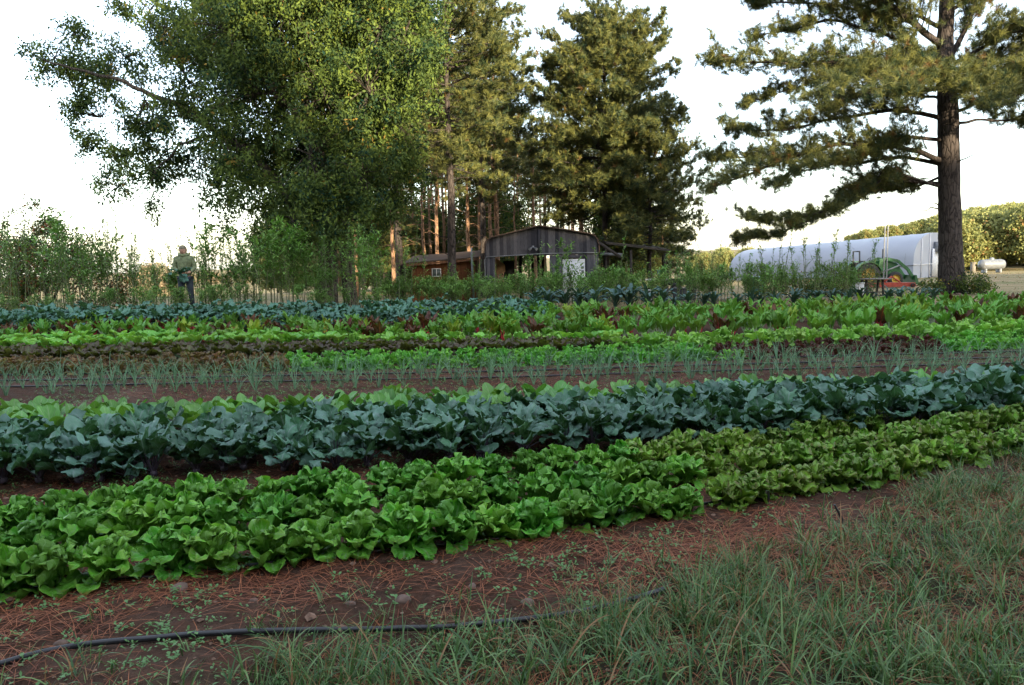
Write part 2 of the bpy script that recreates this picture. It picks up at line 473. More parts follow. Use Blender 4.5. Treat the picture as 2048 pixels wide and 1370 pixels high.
qf = np.stack([ii + jj, ii + ny + jj, ii + ny + jj + 1, ii + jj + 1], -1).reshape(-1, 4)
gcol = np.zeros((nx * ny, 3))
edgey = 23.5 + 2 * (fbm(GX, GY, .2, 8) - .5)
gcol[:, 0] = (ss(-1.0, 1.0, GY - edgey - .0 * GX) + ss(1.0, 0, GY - 1) * 0).ravel()
gcol[:, 0] = np.clip(gcol[:, 0] + (ss(9, 13, GX) * ss(14, 17, GY - (GX - 9) * .3)).ravel(), 0, 1)
gcol[:, 1] = (ss(-.05, .25, grassness(GX, GY)) * .8 * (1 - ss(9, 12, GY))).ravel()
mb.add(np.stack([GX, GY, GZ], -1).reshape(-1, 3), qf, 0, gcol)
g = mb.obj('ground', ground_mat()); g['kind'] = 'structure'
def gz(x, y):
    x = np.asarray(x, float); y = np.asarray(y, float)
    n = 1 - ss(8, 13, y)
    return terr(x, y) + n * ((fbm(x, y, 2.5, 1) - .5) * .06 + (fbm(x, y, 9, 2, 3) - .5) * .055)

# ------------------------------------------------------------------ leaves
def leaf(mb, L, W, az=0, a0=60, a1=20, prof='ovate', nu=8, nv=6, cup=.3, ruf=.0, rf=7, lobe=0, roll=0, base=(0, 0, 0), r0=0.0, p=1.0, tint=None, m=0, crump=0.0, pet=0.0):
    u = 1 - (1 - np.linspace(0, 1, nu + 1)) ** 1.35; v = np.linspace(-1, 1, nv + 1)
    th = np.radians(a0 + (a1 - a0) * u ** p)
    ds = np.diff(u) * L
    X = np.concatenate([[0], np.cumsum(np.cos((th[1:] + th[:-1]) / 2) * ds)]) + r0
    Z = np.concatenate([[0], np.cumsum(np.sin((th[1:] + th[:-1]) / 2) * ds)])
    if prof == 'ovate': w = np.sin(np.pi * np.clip(u, 0, 1) ** .75) ** .7 * (1 - .15 * u)
    elif prof == 'spoon': w = np.where(u < .3, .12 + .5 * (u / .3) ** 2 * .5, np.sin(np.pi * np.clip((u - .3) / .7 * .82 + .18, 0, 1)) ** .55); w = np.maximum(w, .1 * (u < .35))
    elif prof == 'lettuce': w = np.clip(.26 + 1.0 * u ** .9, 0, 1) * np.sqrt(np.clip(1 - np.clip((u - .5) / .5, 0, 1) ** 2.3, 0, 1))
    elif prof == 'strap': w = np.sin(np.pi * np.clip(u * .93 + .04, 0, 1)) ** .35
    elif prof == 'blade': w = (1 - u ** 2.2) * (.6 + .4 * np.sin(np.pi * u))
    else: w = np.sin(np.pi * u)
    w = np.maximum(w, 0.012)
    U, Vv = np.meshgrid(u, v, indexing='ij')
    ph = rng.uniform(0, 6.28, 6)
    lob = 1 + lobe * (np.sin(rf * 2.1 * U * np.pi + ph[0] + (Vv > 0) * ph[1]) * .6 + np.sin(rf * 3.7 * U * np.pi + ph[2] + (Vv > 0) * 1.7) * .4)
    half = W * w[:, None] * lob
    aV = np.abs(Vv)
    tipf = .35 + .65 * U
    off = W * cup * aV ** 1.8 * w[:, None]
    ang = np.arctan2(Vv * .9, (U - .3) * 1.3)
    edge = np.maximum(aV, U ** 2.5) ** 2.2 * (.3 + .7 * np.minimum(1, U * 2.2))
    off = off + ruf * edge * (np.sin(rf * 1.6 * ang + ph[3]) * .7 + np.sin(rf * 3.1 * ang + ph[4]) * .55 + np.sin(rf * 5.3 * ang + ph[5]) * .3)
    if crump: off = off + crump * (vnoise(U * L * 40 + ph[0] * 9, Vv * W * 40 + ph[1] * 9) - .5) + crump * .5 * (vnoise(U * L * 90 + ph[2] * 9, Vv * W * 90) - .5)
    sh = .15 * ruf * np.sin(rf * U * 9 + ph[1]) * aV
    T = np.stack([np.cos(th), np.zeros_like(th), np.sin(th)], -1)
    Nn = np.stack([-np.sin(th), np.zeros_like(th), np.cos(th)], -1)
    P = np.stack([X, np.zeros_like(X), Z], -1)[:, None, :] + T[:, None, :] * sh[..., None] + Nn[:, None, :] * off[..., None]
    P[..., 1] += Vv * half
    inpl = 1 + lobe * 1.2 * edge * (np.sin(rf * 2.3 * ang + ph[1]) * .5 + np.sin(rf * 5.1 * ang + ph[0]) * .5)
    P[..., 1] *= inpl
    if roll:
        c, s = math.cos(roll), math.sin(roll); k = U
        y = P[..., 1].copy(); P[..., 1] = y * np.cos(roll * k); P += Nn[:, None, :] * (y * np.sin(roll * k))[..., None]
    c, s = math.cos(az), math.sin(az)
    x, y = P[..., 0].copy(), P[..., 1].copy()
    P[..., 0] = c * x - s * y; P[..., 1] = s * x + c * y
    P = P + np.array(base)
    col = np.empty(P.shape); col[..., 0] = rng.random() if tint is None else tint
    col[..., 1] = aV; col[..., 2] = U
    n1 = nv + 1
    i = np.arange(nu)[:, None] * n1; j = np.arange(nv)[None, :]
    f = np.stack([i + j, i + n1 + j, i + n1 + j + 1, i + j + 1], -1).reshape(-1, 4)
    mb.add(P.reshape(-1, 3), f, m, col.reshape(-1, 3))
    return P

U_ = lambda a, b: float(rng.uniform(a, b))

def lettuce(H=.22, D=.34, nl=32, nu=14, nv=16, ruf=.026, rf=4.2, lobe=.05, crump=.016):
    mb = MB()
    for k in range(nl):
        t = k / (nl - 1)                       # 0 outer .. 1 inner
        az = k * 2.39996 + U_(-.3, .3)
        L = D * (.62 + .12 * t) * U_(.80, 1.12); Wd = D * (.25 - .09 * t) * U_(.85, 1.2)
        a0 = 50 + 36 * t + U_(-8, 8); a1 = a0 - 30 + 16 * t + U_(-18, 18)
        if rng.random() < .4: a1 -= 45
        if k < 5: a0 = U_(18, 40); a1 = U_(-75, -25); L *= .85
        leaf(mb, L, Wd, az, a0, a1, 'lettuce', nu, nv, U_(.15, .55) + .2 * t, ruf * U_(.7, 1.4), rf * U_(.8, 1.2), lobe, U_(-.3, .3), (0, 0, .01), .012 + .01 * (1 - t), 1.3, crump=crump)
    return mb

def stems(sb, P, r=.004, foot=(0, 0, 0)):
    pass

def kohlrabi():
    mb = MB(); sb = MB()
    n = 18
    for k in range(n):
        az = k * 2.39996 + U_(-.3, .3); t = k / n
        el = R(40 + 44 * t + U_(-9, 9)); pl = U_(.07, .22) * (.75 + .35 * t)
        b0 = np.array([.02 * math.cos(az), .02 * math.sin(az), .05])
        dirv = np.array([math.cos(az) * math.cos(el), math.sin(az) * math.cos(el), math.sin(el)])
        e = b0 + dirv * pl
        tube(sb, [b0, b0 + dirv * pl * .5 + [0, 0, .006], e], [.005, .004, .0035], 5)
        a0 = math.degrees(el) - U_(0, 12)
        leaf(mb, U_(.14, .21), U_(.06, .085), az + U_(-.5, .5), a0, a0 - U_(20, 165), 'lettuce', 14, 10, U_(-.2, .7), U_(.014, .028), 3.2, .26, U_(-.8, .8), e, 0, U_(1.6, 3.2), crump=.018)
    a = np.linspace(-1, 1, 7)
    tube(sb, [[0, 0, .035 + .032 * x] for x in a], [.004 + .028 * math.sqrt(max(0, 1 - x * x)) for x in a], 9)
    return mb, sb

def collard():
    mb = MB()
    for k in range(10):
        az = k * 2.39996 + U_(-.3, .3); a0 = U_(48, 82)
        leaf(mb, U_(.25, .34), U_(.06, .085), az, a0, a0 - U_(15, 55), 'spoon', 12, 6, U_(-.1, .35), .008, 2, .02, U_(-.4, .4), (0, 0, .01), .01, 1.6, crump=.006)
    return mb

def onion():
    mb = MB()
    for k in range(8):
        az = U_(0, 6.28); L = U_(.24, .42); a0 = U_(70, 89)
        lean = U_(5, 60) if rng.random() < .75 else U_(70, 130)
        u = np.linspace(0, 1, 6); th = np.radians(a0 - lean * u ** 2)
        x = np.concatenate([[0], np.cumsum(np.cos(th[1:]) * L / 5)]); z = np.concatenate([[0], np.cumsum(np.sin(th[1:]) * L / 5)])
        P = np.stack([x * math.cos(az) + .008 * math.cos(az), x * math.sin(az) + .008 * math.sin(az), z], -1)
        tube(mb, P, .0052 * (1 - u * .9), 4, col=(rng.random(), .5, .5), cap=False)
    return mb

def bokchoy():
    mb = MB()
    for k in range(12):
        az = k * 2.39996; a0 = U_(40, 82)
        leaf(mb, U_(.2, .3), U_(.06, .085), az, a0, a0 - U_(15, 60), 'spoon', 9, 6, U_(.1, .4), .012, 2.5, .03, U_(-.3, .3), (0, 0, .01), .01, 1.5, crump=.01)
    return mb

def mustard():
    mb = MB()
    for k in range(12):
        az = k * 2.39996; a0 = U_(35, 78)
        leaf(mb, U_(.18, .28), U_(.055, .08), az, a0, a0 - U_(20, 80), 'ovate', 9, 6, U_(0, .3), .016, 4, .12, U_(-.4, .4), (0, 0, .01), .01, 1.5, crump=.012)
    return mb

def chard(red=0):
    mb = MB(); sb = MB()
    for k in range(12):
        az = k * 2.39996 + U_(-.3, .3); el = R(U_(60, 86)); pl = U_(.10, .22)
        b0 = np.array([.02 * math.cos(az), .02 * math.sin(az), 0])
        d = np.array([math.cos(az) * math.cos(el), math.sin(az) * math.cos(el), math.sin(el)])
        e = b0 + d * pl
        tube(sb, [b0, e, e + d * .08], [.011, .008, .003], 5)
        a0 = math.degrees(el)
        leaf(mb, U_(.22, .36), U_(.05, .08), az, a0, a0 - U_(15, 75), 'ovate', 10, 6, U_(-.2, .4), .018, 3.5, .06, U_(-.6, .6), e, 0, 1.8, crump=.02)
    return mb, sb

def kale():
    mb = MB(); sb = MB()
    for k in range(17):
        az = k * 2.39996 + U_(-.3, .3); t = k / 17; h0 = .1 + .14 * t; el = U_(30, 55) + 30 * t
        leaf(mb, U_(.28, .4), U_(.055, .085), az, el, el - U_(60, 120), 'ovate', 14, 8, U_(-.3, .2), .035, 4.5, .2, U_(-.4, .4), (0, 0, h0), .01, 1.2, crump=.02)
    tube(sb, [[0, 0, -.02], [0, 0, .26]], [.014, .01], 6)
    return mb, sb

def lacinato():
    mb = MB(); sb = MB()
    for k in range(16):
        az = k * 2.39996 + U_(-.3, .3); t = k / 16; el = U_(55, 70) + 18 * t
        leaf(mb, U_(.4, .52), U_(.03, .045), az, el, el - U_(50, 130), 'strap', 12, 4, U_(-.3, .4), .01, 8, .03, U_(-.3, .3), (0, 0, .15 + .15 * t), .01, 1.6, crump=.015)
    tube(sb, [[0, 0, -.02], [0, 0, .3]], [.014, .01], 6)
    return mb, sb

def tall(H=2.0, n_side=6, leafy=1.0, z0=.25, LL=.16, wide=1.0):
    """tall thin stalk with short side shoots and narrow leaves"""
    mb = MB(); sb = MB()
    bx, by = U_(-.1, .1) * H, U_(-.08, .08) * H
    zz = np.linspace(0, 1, 8)
    P = np.stack([bx * zz ** 1.6, by * zz ** 1.6, H * zz], -1) + rng.normal(0, .012, (8, 3)) * [1, 1, 0]
    P[0] = [0, 0, -.03]
    tube(sb, P, .014 * (1 - .82 * zz), 5)
    nl = int(H * 22 * leafy)
    for k in range(nl):
        h = z0 + (1 - z0) * rng.random() ** .8
        b = np.array([np.interp(h, zz, P[:, c]) for c in range(3)])
        a0 = U_(20, 70); leaf(mb, LL * U_(.6, 1.2) * (1.1 - .5 * h), .018 * U_(.7, 1.5) * (LL / .16), U_(0, 6.28), a0, a0 - U_(30, 110), 'ovate', 4, 2, 0, .0, 3, 0, U_(-.5, .5), b, 0, 1.2)
    for k in range(n_side):
        h = U_(.35, .92); b = np.array([np.interp(h, zz, P[:, c]) for c in range(3)])
        az = U_(0, 6.28); el = R(U_(35, 72)); Ls = U_(.18, .5) * (1.2 - h) * min(1.6, H * .75) * wide; el = el / (1 + (wide - 1) * .5)
        d = np.array([math.cos(az) * math.cos(el), math.sin(az) * math.cos(el), math.sin(el)])
        Q = np.stack([b, b + d * Ls * .5 + [0, 0, Ls * .05], b + d * Ls + [0, 0, Ls * .2]])
        tube(sb, Q, [.006, .004, .002], 4, cap=False)
        for j in range(int(7 * leafy) + 2):
            s = U_(.2, 1); bb = b + d * Ls * s + [0, 0, Ls * .2 * s * s]; a0 = U_(10, 75)
            leaf(mb, LL * U_(.5, 1.0), .016 * U_(.7, 1.4) * (LL / .16), U_(0, 6.28), a0, a0 - U_(30, 100), 'ovate', 4, 2, 0, 0, 3, 0, U_(-.5, .5), bb, 0, 1.2)
    return mb, sb

# prototypes: a leaf mesh with its stems as a child where these show
class Proto:
    """a set of variants; place() copies one of them"""
    def __init__(self, name, cat, variants, mat, smat=None, sname='stalk'):
        self.objs = []
        for v in variants:
            if isinstance(v, tuple): lv, sv = v
            else: lv, sv = v, None
            me = lv.mesh(name, mat); sm = sv.mesh(sname, smat) if sv is not None else None
            self.objs.append((me, sm))
        self.name, self.cat, self.sname = name, cat, sname
    def place(self, loc, s, label, group, tilt=.08, sz=None, vi=None):
        me, sm = self.objs[random.randrange(len(self.objs)) if vi is None else vi]
        o = bpy.data.objects.new(self.name, me); C.objects.link(o)
        o.location = tuple(map(float, loc)); o.rotation_euler = (random.uniform(-tilt, tilt), random.uniform(-tilt, tilt), random.uniform(0, 6.28))
        o.scale = (s, s, s * (sz or 1))
        tag(o, label, self.cat, group)
        if sm is not None:
            c = bpy.data.objects.new(self.sname, sm); C.objects.link(c); c.parent = o
        return o

P_let = Proto('green_lettuce', 'lettuce', [lettuce() for _ in range(7)], M['lettuce'])
P_red = Proto('red_tipped_lettuce', 'lettuce', [lettuce(D=.29, nl=32, ruf=.022, rf=6, lobe=.06) for _ in range(6)], M['redtip'])
small = [lettuce(D=.24, nl=13, nu=6, nv=6, ruf=.02, rf=3.5) for _ in range(5)]
P_baby = Proto('young_lettuce', 'lettuce', small, M['babylettuce'])
P_lime = Proto('lime_green_lettuce', 'lettuce', [lettuce(D=.36, nl=15, nu=7, nv=6, ruf=.03, rf=3.5) for _ in range(4)], M['limelettuce'])
P_brown = Proto('bronze_lettuce', 'lettuce', [lettuce(D=.24, nl=13, nu=6, nv=6, ruf=.02, rf=3.5) for _ in range(4)], M['brownlettuce'])
P_dred = Proto('dark_red_lettuce', 'lettuce', [lettuce(D=.2, nl=12, nu=6, nv=6, ruf=.018, rf=3.5) for _ in range(4)], M['redlettuce'])
P_kohl = Proto('kohlrabi_plant', 'kohlrabi', [kohlrabi() for _ in range(7)], M['kohlrabi'], M['stalk_purple'], 'stalks')
P_coll = Proto('collard_plant', 'collard', [collard() for _ in range(5)], M['collard'])
P_onion = Proto('onion_plant', 'onion', [onion() for _ in range(6)], M['onion'])
P_bok = Proto('bright_greens_plant', 'leafy greens', [bokchoy() for _ in range(4)], M['bokchoy'])
P_must = Proto('purple_mustard_plant', 'mustard', [mustard() for _ in range(4)], M['mustard'])
ch = [chard() for _ in range(3)]
P_chw = Proto('green_chard_plant', 'chard', ch, M['chard'], M['stalk_white'], 'stalks')
P_chy = Proto('yellow_chard_plant', 'chard', [chard() for _ in range(2)], M['chard_yellow'], M['stalk_yellow'], 'stalks')
P_chr = Proto('red_chard_plant', 'chard', [chard() for _ in range(2)], M['chard_red'], M['stalk_red'], 'stalks')
P_chp = Proto('pink_stemmed_chard_plant', 'chard', [chard() for _ in range(2)], M['chard'], M['stalk_red'], 'stalks')
P_kale = Proto('curly_kale_plant', 'kale', [kale() for _ in range(5)], M['kale'], M['stalk_green'], 'stem')
P_lac = Proto('dark_kale_plant', 'kale', [lacinato() for _ in range(3)], M['lacinato'], M['stalk_green'], 'stem')

# ------------------------------------------------------------------ rows
def row_points(tops, h, spacing, deg=3, jitter=.12):
    P = np.array([ground(px, py, h)[:2] for px, py in tops])
    co = np.polyfit(P[:, 0], P[:, 1], min(deg, len(P) - 1))
    xs = np.linspace(P[0, 0], P[-1, 0], 800); ys = np.polyval(co, xs)
    s = np.concatenate([[0], np.cumsum(np.hypot(np.diff(xs), np.diff(ys)))])
    t = np.arange(0, s[-1], spacing); t = t + rng.normal(0, spacing * jitter, len(t))
    X = np.interp(t, s, xs); Y = np.interp(t, s, ys) + rng.normal(0, spacing * .06, len(t))
    return [(x, y, project((x, y, float(gz(x, y)))) or (0, 0)) for x, y in zip(X, Y)]

A_ = [(-80, 1100), (234, 1064), (430, 1045), (781, 1020), (1042, 995), (1281, 975), (1428, 962), (1592, 946), (1738, 922), (1884, 905), (2120, 862)]
B_ = [(-80, 1018), (176, 1005), (273, 998), (547, 974), (785, 955), (1025, 945), (1127, 941), (1384, 930), (1519, 917), (1628, 901), (1775, 886), (2030, 857), (2120, 848)]
C_ = [(-80, 980), (98, 970), (207, 957), (430, 949), (547, 942), (742, 926), (871, 922), (990, 911), (1110, 905), (1195, 900), (1384, 888), (1500, 880), (1592, 869), (1738, 855), (1848, 838), (2120, 812)]
names = ['in the front row beside the bare soil', 'in the middle row of the three lettuce rows', 'in the rear lettuce row before the kohlrabi']
A_base = [(-90, 1214), (0, 1200), (234, 1178), (430, 1152), (781, 1114), (1042, 1086), (1281, 1046), (1428, 1024), (1592, 1002), (1738, 978), (1884, 947), (2048, 908), (2150, 884)]
def offset_row(base, off, spacing, deg=4, jitter=.1, x_extra=.5):
    """plant places along a line parallel to the fitted base line, off metres behind it"""
    P = np.array([ground(*p)[:2] for p in base]); co = np.polyfit(P[:, 0], P[:, 1], deg)
    xs = np.linspace(P[0, 0] - .1, P[-1, 0] + .1, 900); ys = np.polyval(co, xs)
    dy = np.gradient(ys, xs); nl = np.sqrt(1 + dy * dy)
    xs, ys = xs - dy / nl * off, ys + off / nl
    # extend straight at both ends so that the rear rows still cross the whole view
    e0 = np.array([xs[0], ys[0]]); d0 = e0 - [xs[20], ys[20]]; d0 /= np.linalg.norm(d0); e1 = np.array([xs[-1], ys[-1]]); d1 = e1 - [xs[-20], ys[-20]]; d1 /= np.linalg.norm(d1)
    a = e0 + d0 * x_extra; b_ = e1 + d1 * x_extra
    xs = np.concatenate([[a[0]], xs, [b_[0]]]); ys = np.concatenate([[a[1]], ys, [b_[1]]])
    s = np.concatenate([[0], np.cumsum(np.hypot(np.diff(xs), np.diff(ys)))])
    t = np.arange(0, s[-1], spacing); t = t + rng.normal(0, spacing * jitter, len(t))
    X = np.interp(t, s, xs); Y = np.interp(t, s, ys) + rng.normal(0, spacing * .06, len(t))
    return [(x, y, project((x, y, float(gz(x, y)))) or (0, 0)) for x, y in zip(X, Y)]
for (off, cut, nm) in ((.12, 1405, names[0]), (.60, 1385, names[1]), (1.12, 1250, names[2])):
    for (x, y, (px, py)) in offset_row(A_base, off, .245):
        if px < cut: P_let.place((x, y, gz(x, y) - .005), random.uniform(.80, 1.02) * (1 - .14 * max(0, px) / 1400), 'glossy green ruffled lettuce head ' + nm, 'green lettuces ' + nm, .12)
    for (x, y, (px, py)) in offset_row(A_base, off, .215):
        if px >= cut: P_red.place((x, y, gz(x, y) - .005), random.uniform(.78, .98), 'yellow-green lettuce with reddish frilled edges ' + nm, 'red-tipped lettuces ' + nm, .12)

K1 = [(-80, 880), (98, 872), (332, 860), (600, 850), (802, 838), (1007, 830), (1300, 820), (1500, 812), (1700, 803), (1920, 790), (2120, 778)]
K3 = [(-80, 836), (100, 829), (390, 816), (488, 812), (820, 792), (1144, 783), (1332, 776), (1665, 765), (1994, 752), (2120, 748)]
K2 = [(a[0], (a[1] + np.interp(a[0], [q[0] for q in K3], [q[1] for q in K3])) / 2 - 3) for a in K1]
KB = [(-90, 968), (0, 965), (400, 952), (800, 921), (1059, 907), (1400, 886), (1683, 868), (1920, 846), (2150, 826)]
for tp, nm in ((-.06, 'in the front kohlrabi row behind the lettuces'), (.34, 'in the middle kohlrabi row'), (.74, 'in the rear kohlrabi row before the collards')):
    for (x, y, (px, py)) in offset_row(KB, tp, .215, 3, .2, 1.0):
        if rng.random() < .05: continue
        P_kohl.place((x, y, gz(x, y)), random.uniform(.8, 1.05), 'blue-green kohlrabi plant with purple stalks ' + nm, 'kohlrabi plants ' + nm, .15)
L1 = [(-80, 797), (100, 788), (300, 783), (500, 780), (700, 776), (1000, 765), (1200, 752), (1400, 746), (1600, 743), (1800, 738), (2120, 732)]
for tp, nm in ((L1, 'in the row before the onions'), ([(a, b + 10) for a, b in L1], 'in the middle collard row'), ([(a, b + 21) for a, b in L1], 'in the row against the kohlrabi')):
    for (x, y, (px, py)) in row_points(tp, .3, .25, 3, .2):
        P_coll.place((x, y, gz(x, y)), random.uniform(.75, .98), 'upright collard plant with round pale-ribbed leaves ' + nm, 'collard plants ' + nm, .12)
O1 = [(-80, 783), (300, 776), (700, 768), (1000, 762), (1300, 753), (1600, 745), (2120, 732)]
for k, nm in enumerate(('in the onion row nearest the collards', 'in the second onion row', 'in the third onion row', 'in the onion row nearest the young lettuces')):
    for (x, y, (px, py)) in row_points([(a, b + 8 - 12 * k) for a, b in O1], 0, (.21, .17, .17, .17)[k], 3, .25):
        if rng.random() < .08 + .1 * (k == 3): continue
        P_onion.place((x, y, gz(x, y) - .005), random.uniform(.75, 1.1), 'thin grey-green onion plant ' + nm, 'onion plants ' + nm, .15)
BD = [(-80, 751), (300, 745), (700, 738), (1000, 733), (1300, 725), (1500, 716), (1800, 704), (2120, 692)]
for k, nm in enumerate(('in the bed row beside the onions', 'in the middle of its low bed', 'along the far side of its low bed')):
    for (x, y, (px, py)) in row_points([(a, b - 9 * k) for a, b in BD], 0, .19, 3, .2):
        p = (x, y, gz(x, y) - .01); c1 = 585 - 6 * k
        if px < c1: P_brown.place(p, random.uniform(.8, 1.15), 'small brownish-red bronze lettuce ' + nm, 'bronze lettuces ' + nm, .15)
        elif px < 1480 - 45 * k: P_baby.place(p, random.uniform(.8, 1.1), 'bright green young lettuce ' + nm + ' before mustard', 'young lettuces before the mustard ' + nm, .15)
        elif px < 1890 - 12 * k: P_dred.place(p, random.uniform(.8, 1.1), 'small dark maroon lettuce ' + nm, 'dark red lettuces ' + nm, .15)
        else: P_baby.place(p, random.uniform(.8, 1.1), 'bright green young lettuce ' + nm + ' past maroon', 'young lettuces beyond the maroon lettuces ' + nm, .15)
MU = [(-80, 725), (200, 719), (600, 713), (900, 708), (1260, 702)]
for k, nm in enumerate(('in the front mustard row', 'in the rear mustard row')):
    for (x, y, (px, py)) in row_points([(a, b - 9 * k) for a, b in MU], 0, .22, 2, .2):
        P_must.place((x, y, gz(x, y)), random.uniform(.85, 1.2), 'purple-brown mustard plant with ragged leaves ' + nm, 'purple mustard plants ' + nm, .15)
BK = [(-80, 705), (200, 699), (600, 693), (900, 690), (1230, 690)]
for k, nm in enumerate(('in the bright row behind the mustard', 'in the bright row before the chard')):
    for (x, y, (px, py)) in row_points([(a, b - 9 * k) for a, b in BK], 0, .27, 2, .2):
        if px > 700 and rng.random() < .55: P_lime.place((x, y, gz(x, y)), random.uniform(.8, 1.0), 'pale lime frilly lettuce ' + nm, 'lime lettuces ' + nm, .15)
        else: P_bok.place((x, y, gz(x, y)), random.uniform(.95, 1.25), 'bright green smooth-leaved greens plant ' + nm, 'bright greens ' + nm, .15)
LM = [(1225, 704), (1350, 699), (1500, 695), (1700, 690), (1900, 677), (2120, 664)]
for k, nm in enumerate(('in the front lime row beyond the mustard', 'in the second lime row beside the chard')):
    for (x, y, (px, py)) in row_points([(a, b - 9 * k) for a, b in LM], 0, .29, 2, .2):
        P_lime.place((x, y, gz(x, y)), random.uniform(.85, 1.15), 'pale lime frilly lettuce ' + nm, 'lime lettuces ' + nm, .15)
CH = [(-80, 692), (400, 687), (800, 681), (1100, 677), (1400, 680), (1700, 674), (2120, 650)]
CH4 = [(850, 652), (1300, 648), (1700, 642), (2120, 630)]; CH5 = [(1000, 641), (1500, 637), (1900, 626), (2120, 620)]
for tp, nm in ((CH, 'in the nearest chard row'), ([(a, b - 9) for a, b in CH], 'in the second chard row'), ([(a, b - 17) for a, b in CH], 'in the third chard row'), (CH4, 'in the fourth chard row'), (CH5, 'in the farthest chard row before the dark kale')):
    for (x, y, (px, py)) in row_points(tp, 0, .34, 3, .25):
        q = rng.random(); p = (x, y, gz(x, y)); s = random.uniform(.8, 1.15) * (1.05 if px > 850 else .82)
        redness = .32 if px < 850 else .14
        if q < redness: P_chr.place(p, s * .95, 'dark red chard plant with crimson stalks ' + nm, 'red chard ' + nm, .2)
        elif q < redness + .12: P_chy.place(p, s, 'yellow-stalked chard plant ' + nm, 'yellow chard ' + nm, .2)
        elif q < redness + .22: P_chp.place(p, s, 'green chard plant with bright pink stalks ' + nm, 'pink-stalked chard ' + nm, .2)
        else: P_chw.place(p, s, 'green chard plant with pale stalks ' + nm, 'pale-stalked chard ' + nm, .2)
KL = [(-80, 668), (400, 661), (800, 655), (1100, 650)]
for k, nm in enumerate(('in the kale row behind the chard', 'in the middle kale row', 'in the kale row before the tall stalks')):
    for (x, y, (px, py)) in row_points([(a, b - 8 * k - (14 if k == 0 and a > 700 else 0) * 0) for a, b in KL], 0, .4, 2, .2):
        P_kale.place((x, y, gz(x, y)), random.uniform(.9, 1.25), 'curly blue-green kale plant ' + nm, 'curly kale ' + nm, .15)
for (x, y, (px, py)) in row_points([(760, 634), (1100, 631), (1350, 628)], 0, .42, 2, .2):
    (P_kale if px < 1060 else P_lac).place((x, y, gz(x, y)), random.uniform(1.0, 1.3), 'blue-green kale plant at the far garden edge before the shed', 'kale before the shed', .15)
for (x, y, (px, py)) in row_points([(1350, 624), (1600, 618), (1880, 608)], 0, .4, 2, .2):
    P_lac.place((x, y, gz(x, y)), random.uniform(.7, .95), 'dark kale plant at the far garden edge before the table', 'dark kale before the table', .15)

# ------------------------------------------------------------------ tall stalks at the back of the garden
T_thin = Proto('tall_stalk_plant', 'tall plant', [tall(2.4, 6, .6, .3, .15) for _ in range(4)] + [tall(2.0, 9, .8, .35, .17) for _ in range(4)], M['tall'], M['stalk'], 'stem')
T_bush = Proto('leafy_stalk_plant', 'tall plant', [tall(2.2, 15, 1.3, .38, .25, 1.8) for _ in range(6)], M['tall'], M['stalk'], 'stem')
T_low = Proto('bushy_stalk_plant', 'tall plant', [tall(1.3, 18, 1.8, .1, .16, 1.9) for _ in range(6)], M['tall'], M['stalk'], 'stem')
def stand(proto, n, x0, x1, y0, y1, h0, h1, hp, label, group, pw=1.0):
    for _ in range(n):
        px = random.uniform(x0, x1); Y = random.uniform(y0, y1)
        p = atx(px, Y); h = h0 + (h1 - h0) * random.random() ** pw
        s = h / hp
        o = proto.place((p[0], p[1], p[2] - .02), min(s, 1.15), label, group, .07, sz=s / min(s, 1.15))
stand(T_thin, 80, -40, 270, 22, 26, 1.3, 3.0, 2.2, 'thin tall flowering stalk before the rusty shrub', 'stalks before the rusty shrub')
stand(T_bush, 6, 120, 260, 22.5, 25, 1.8, 3.2, 2.2, 'leafy tall stalk rising beside the rusty shrub', 'leafy stalks beside the rusty shrub')
stand(T_low, 26, 250, 700, 24, 27, .9, 1.4, 1.3, 'bushy stalk in the rear stand beside the person', 'rear bushy stalks beside the person')
stand(T_thin, 44, 255, 430, 22.6, 26, 1.0, 2.5, 2.2, 'sparse tall stalk around the standing person', 'stalks around the person')
stand(T_low, 70, -40, 760, 20.8, 22.2, .5, .85, 1.3, 'low leafy stalk at the kale edge on the broadleaf side', 'low stalks behind the kale')
stand(T_low, 5, 335, 405, 20.9, 21.5, .6, .8, 1.3, 'bushy stalk hiding the legs of the person', 'bushy stalks before the person')
stand(T_bush, 20, 415, 750, 21.5, 25, 1.2, 2.8, 2.2, 'leafy green stalk under the big broadleaf tree', 'leafy stalks under the broadleaf tree')
stand(T_thin, 70, 400, 830, 21.5, 25, 1.2, 2.8, 2.2, 'bare-stemmed tall stalk under the big broadleaf tree', 'bare stalks under the broadleaf tree')
stand(T_low, 100, 740, 1200, 23.5, 26.5, .75, 1.12, 1.3, 'bushy green stalk in the hedge-like stand before the shed', 'bushy stalks before the shed')
stand(T_thin, 16, 840, 1240, 23.5, 26, 1.3, 2.3, 2.2, 'slender stalk rising above the stand before the shed', 'slender stalks before the shed', 2)
stand(T_bush, 3, 1060, 1180, 23.5, 26, 1.5, 2.2, 2.2, 'leafy stalk before the white door of the shed', 'leafy stalks before the white door')
stand(T_low, 50, 1200, 1480, 23.5, 27, .8, 1.25, 1.3, 'bushy green stalk before the open lean-to', 'bushy stalks before the lean-to')
stand(T_thin, 34, 1180, 1500, 23.5, 27, 1.2, 2.1, 2.2, 'thin stalk with small leaves before the open lean-to', 'thin stalks before the lean-to')
stand(T_low, 34, 1480, 1710, 24, 28, .7, 1.25, 1.3, 'bushy stalk before the white greenhouse', 'bushy stalks before the greenhouse')
stand(T_thin, 26, 1480, 1760, 24, 27, 1.1, 2.4, 2.2, 'tall thin stalk before the white greenhouse', 'thin stalks before the greenhouse')

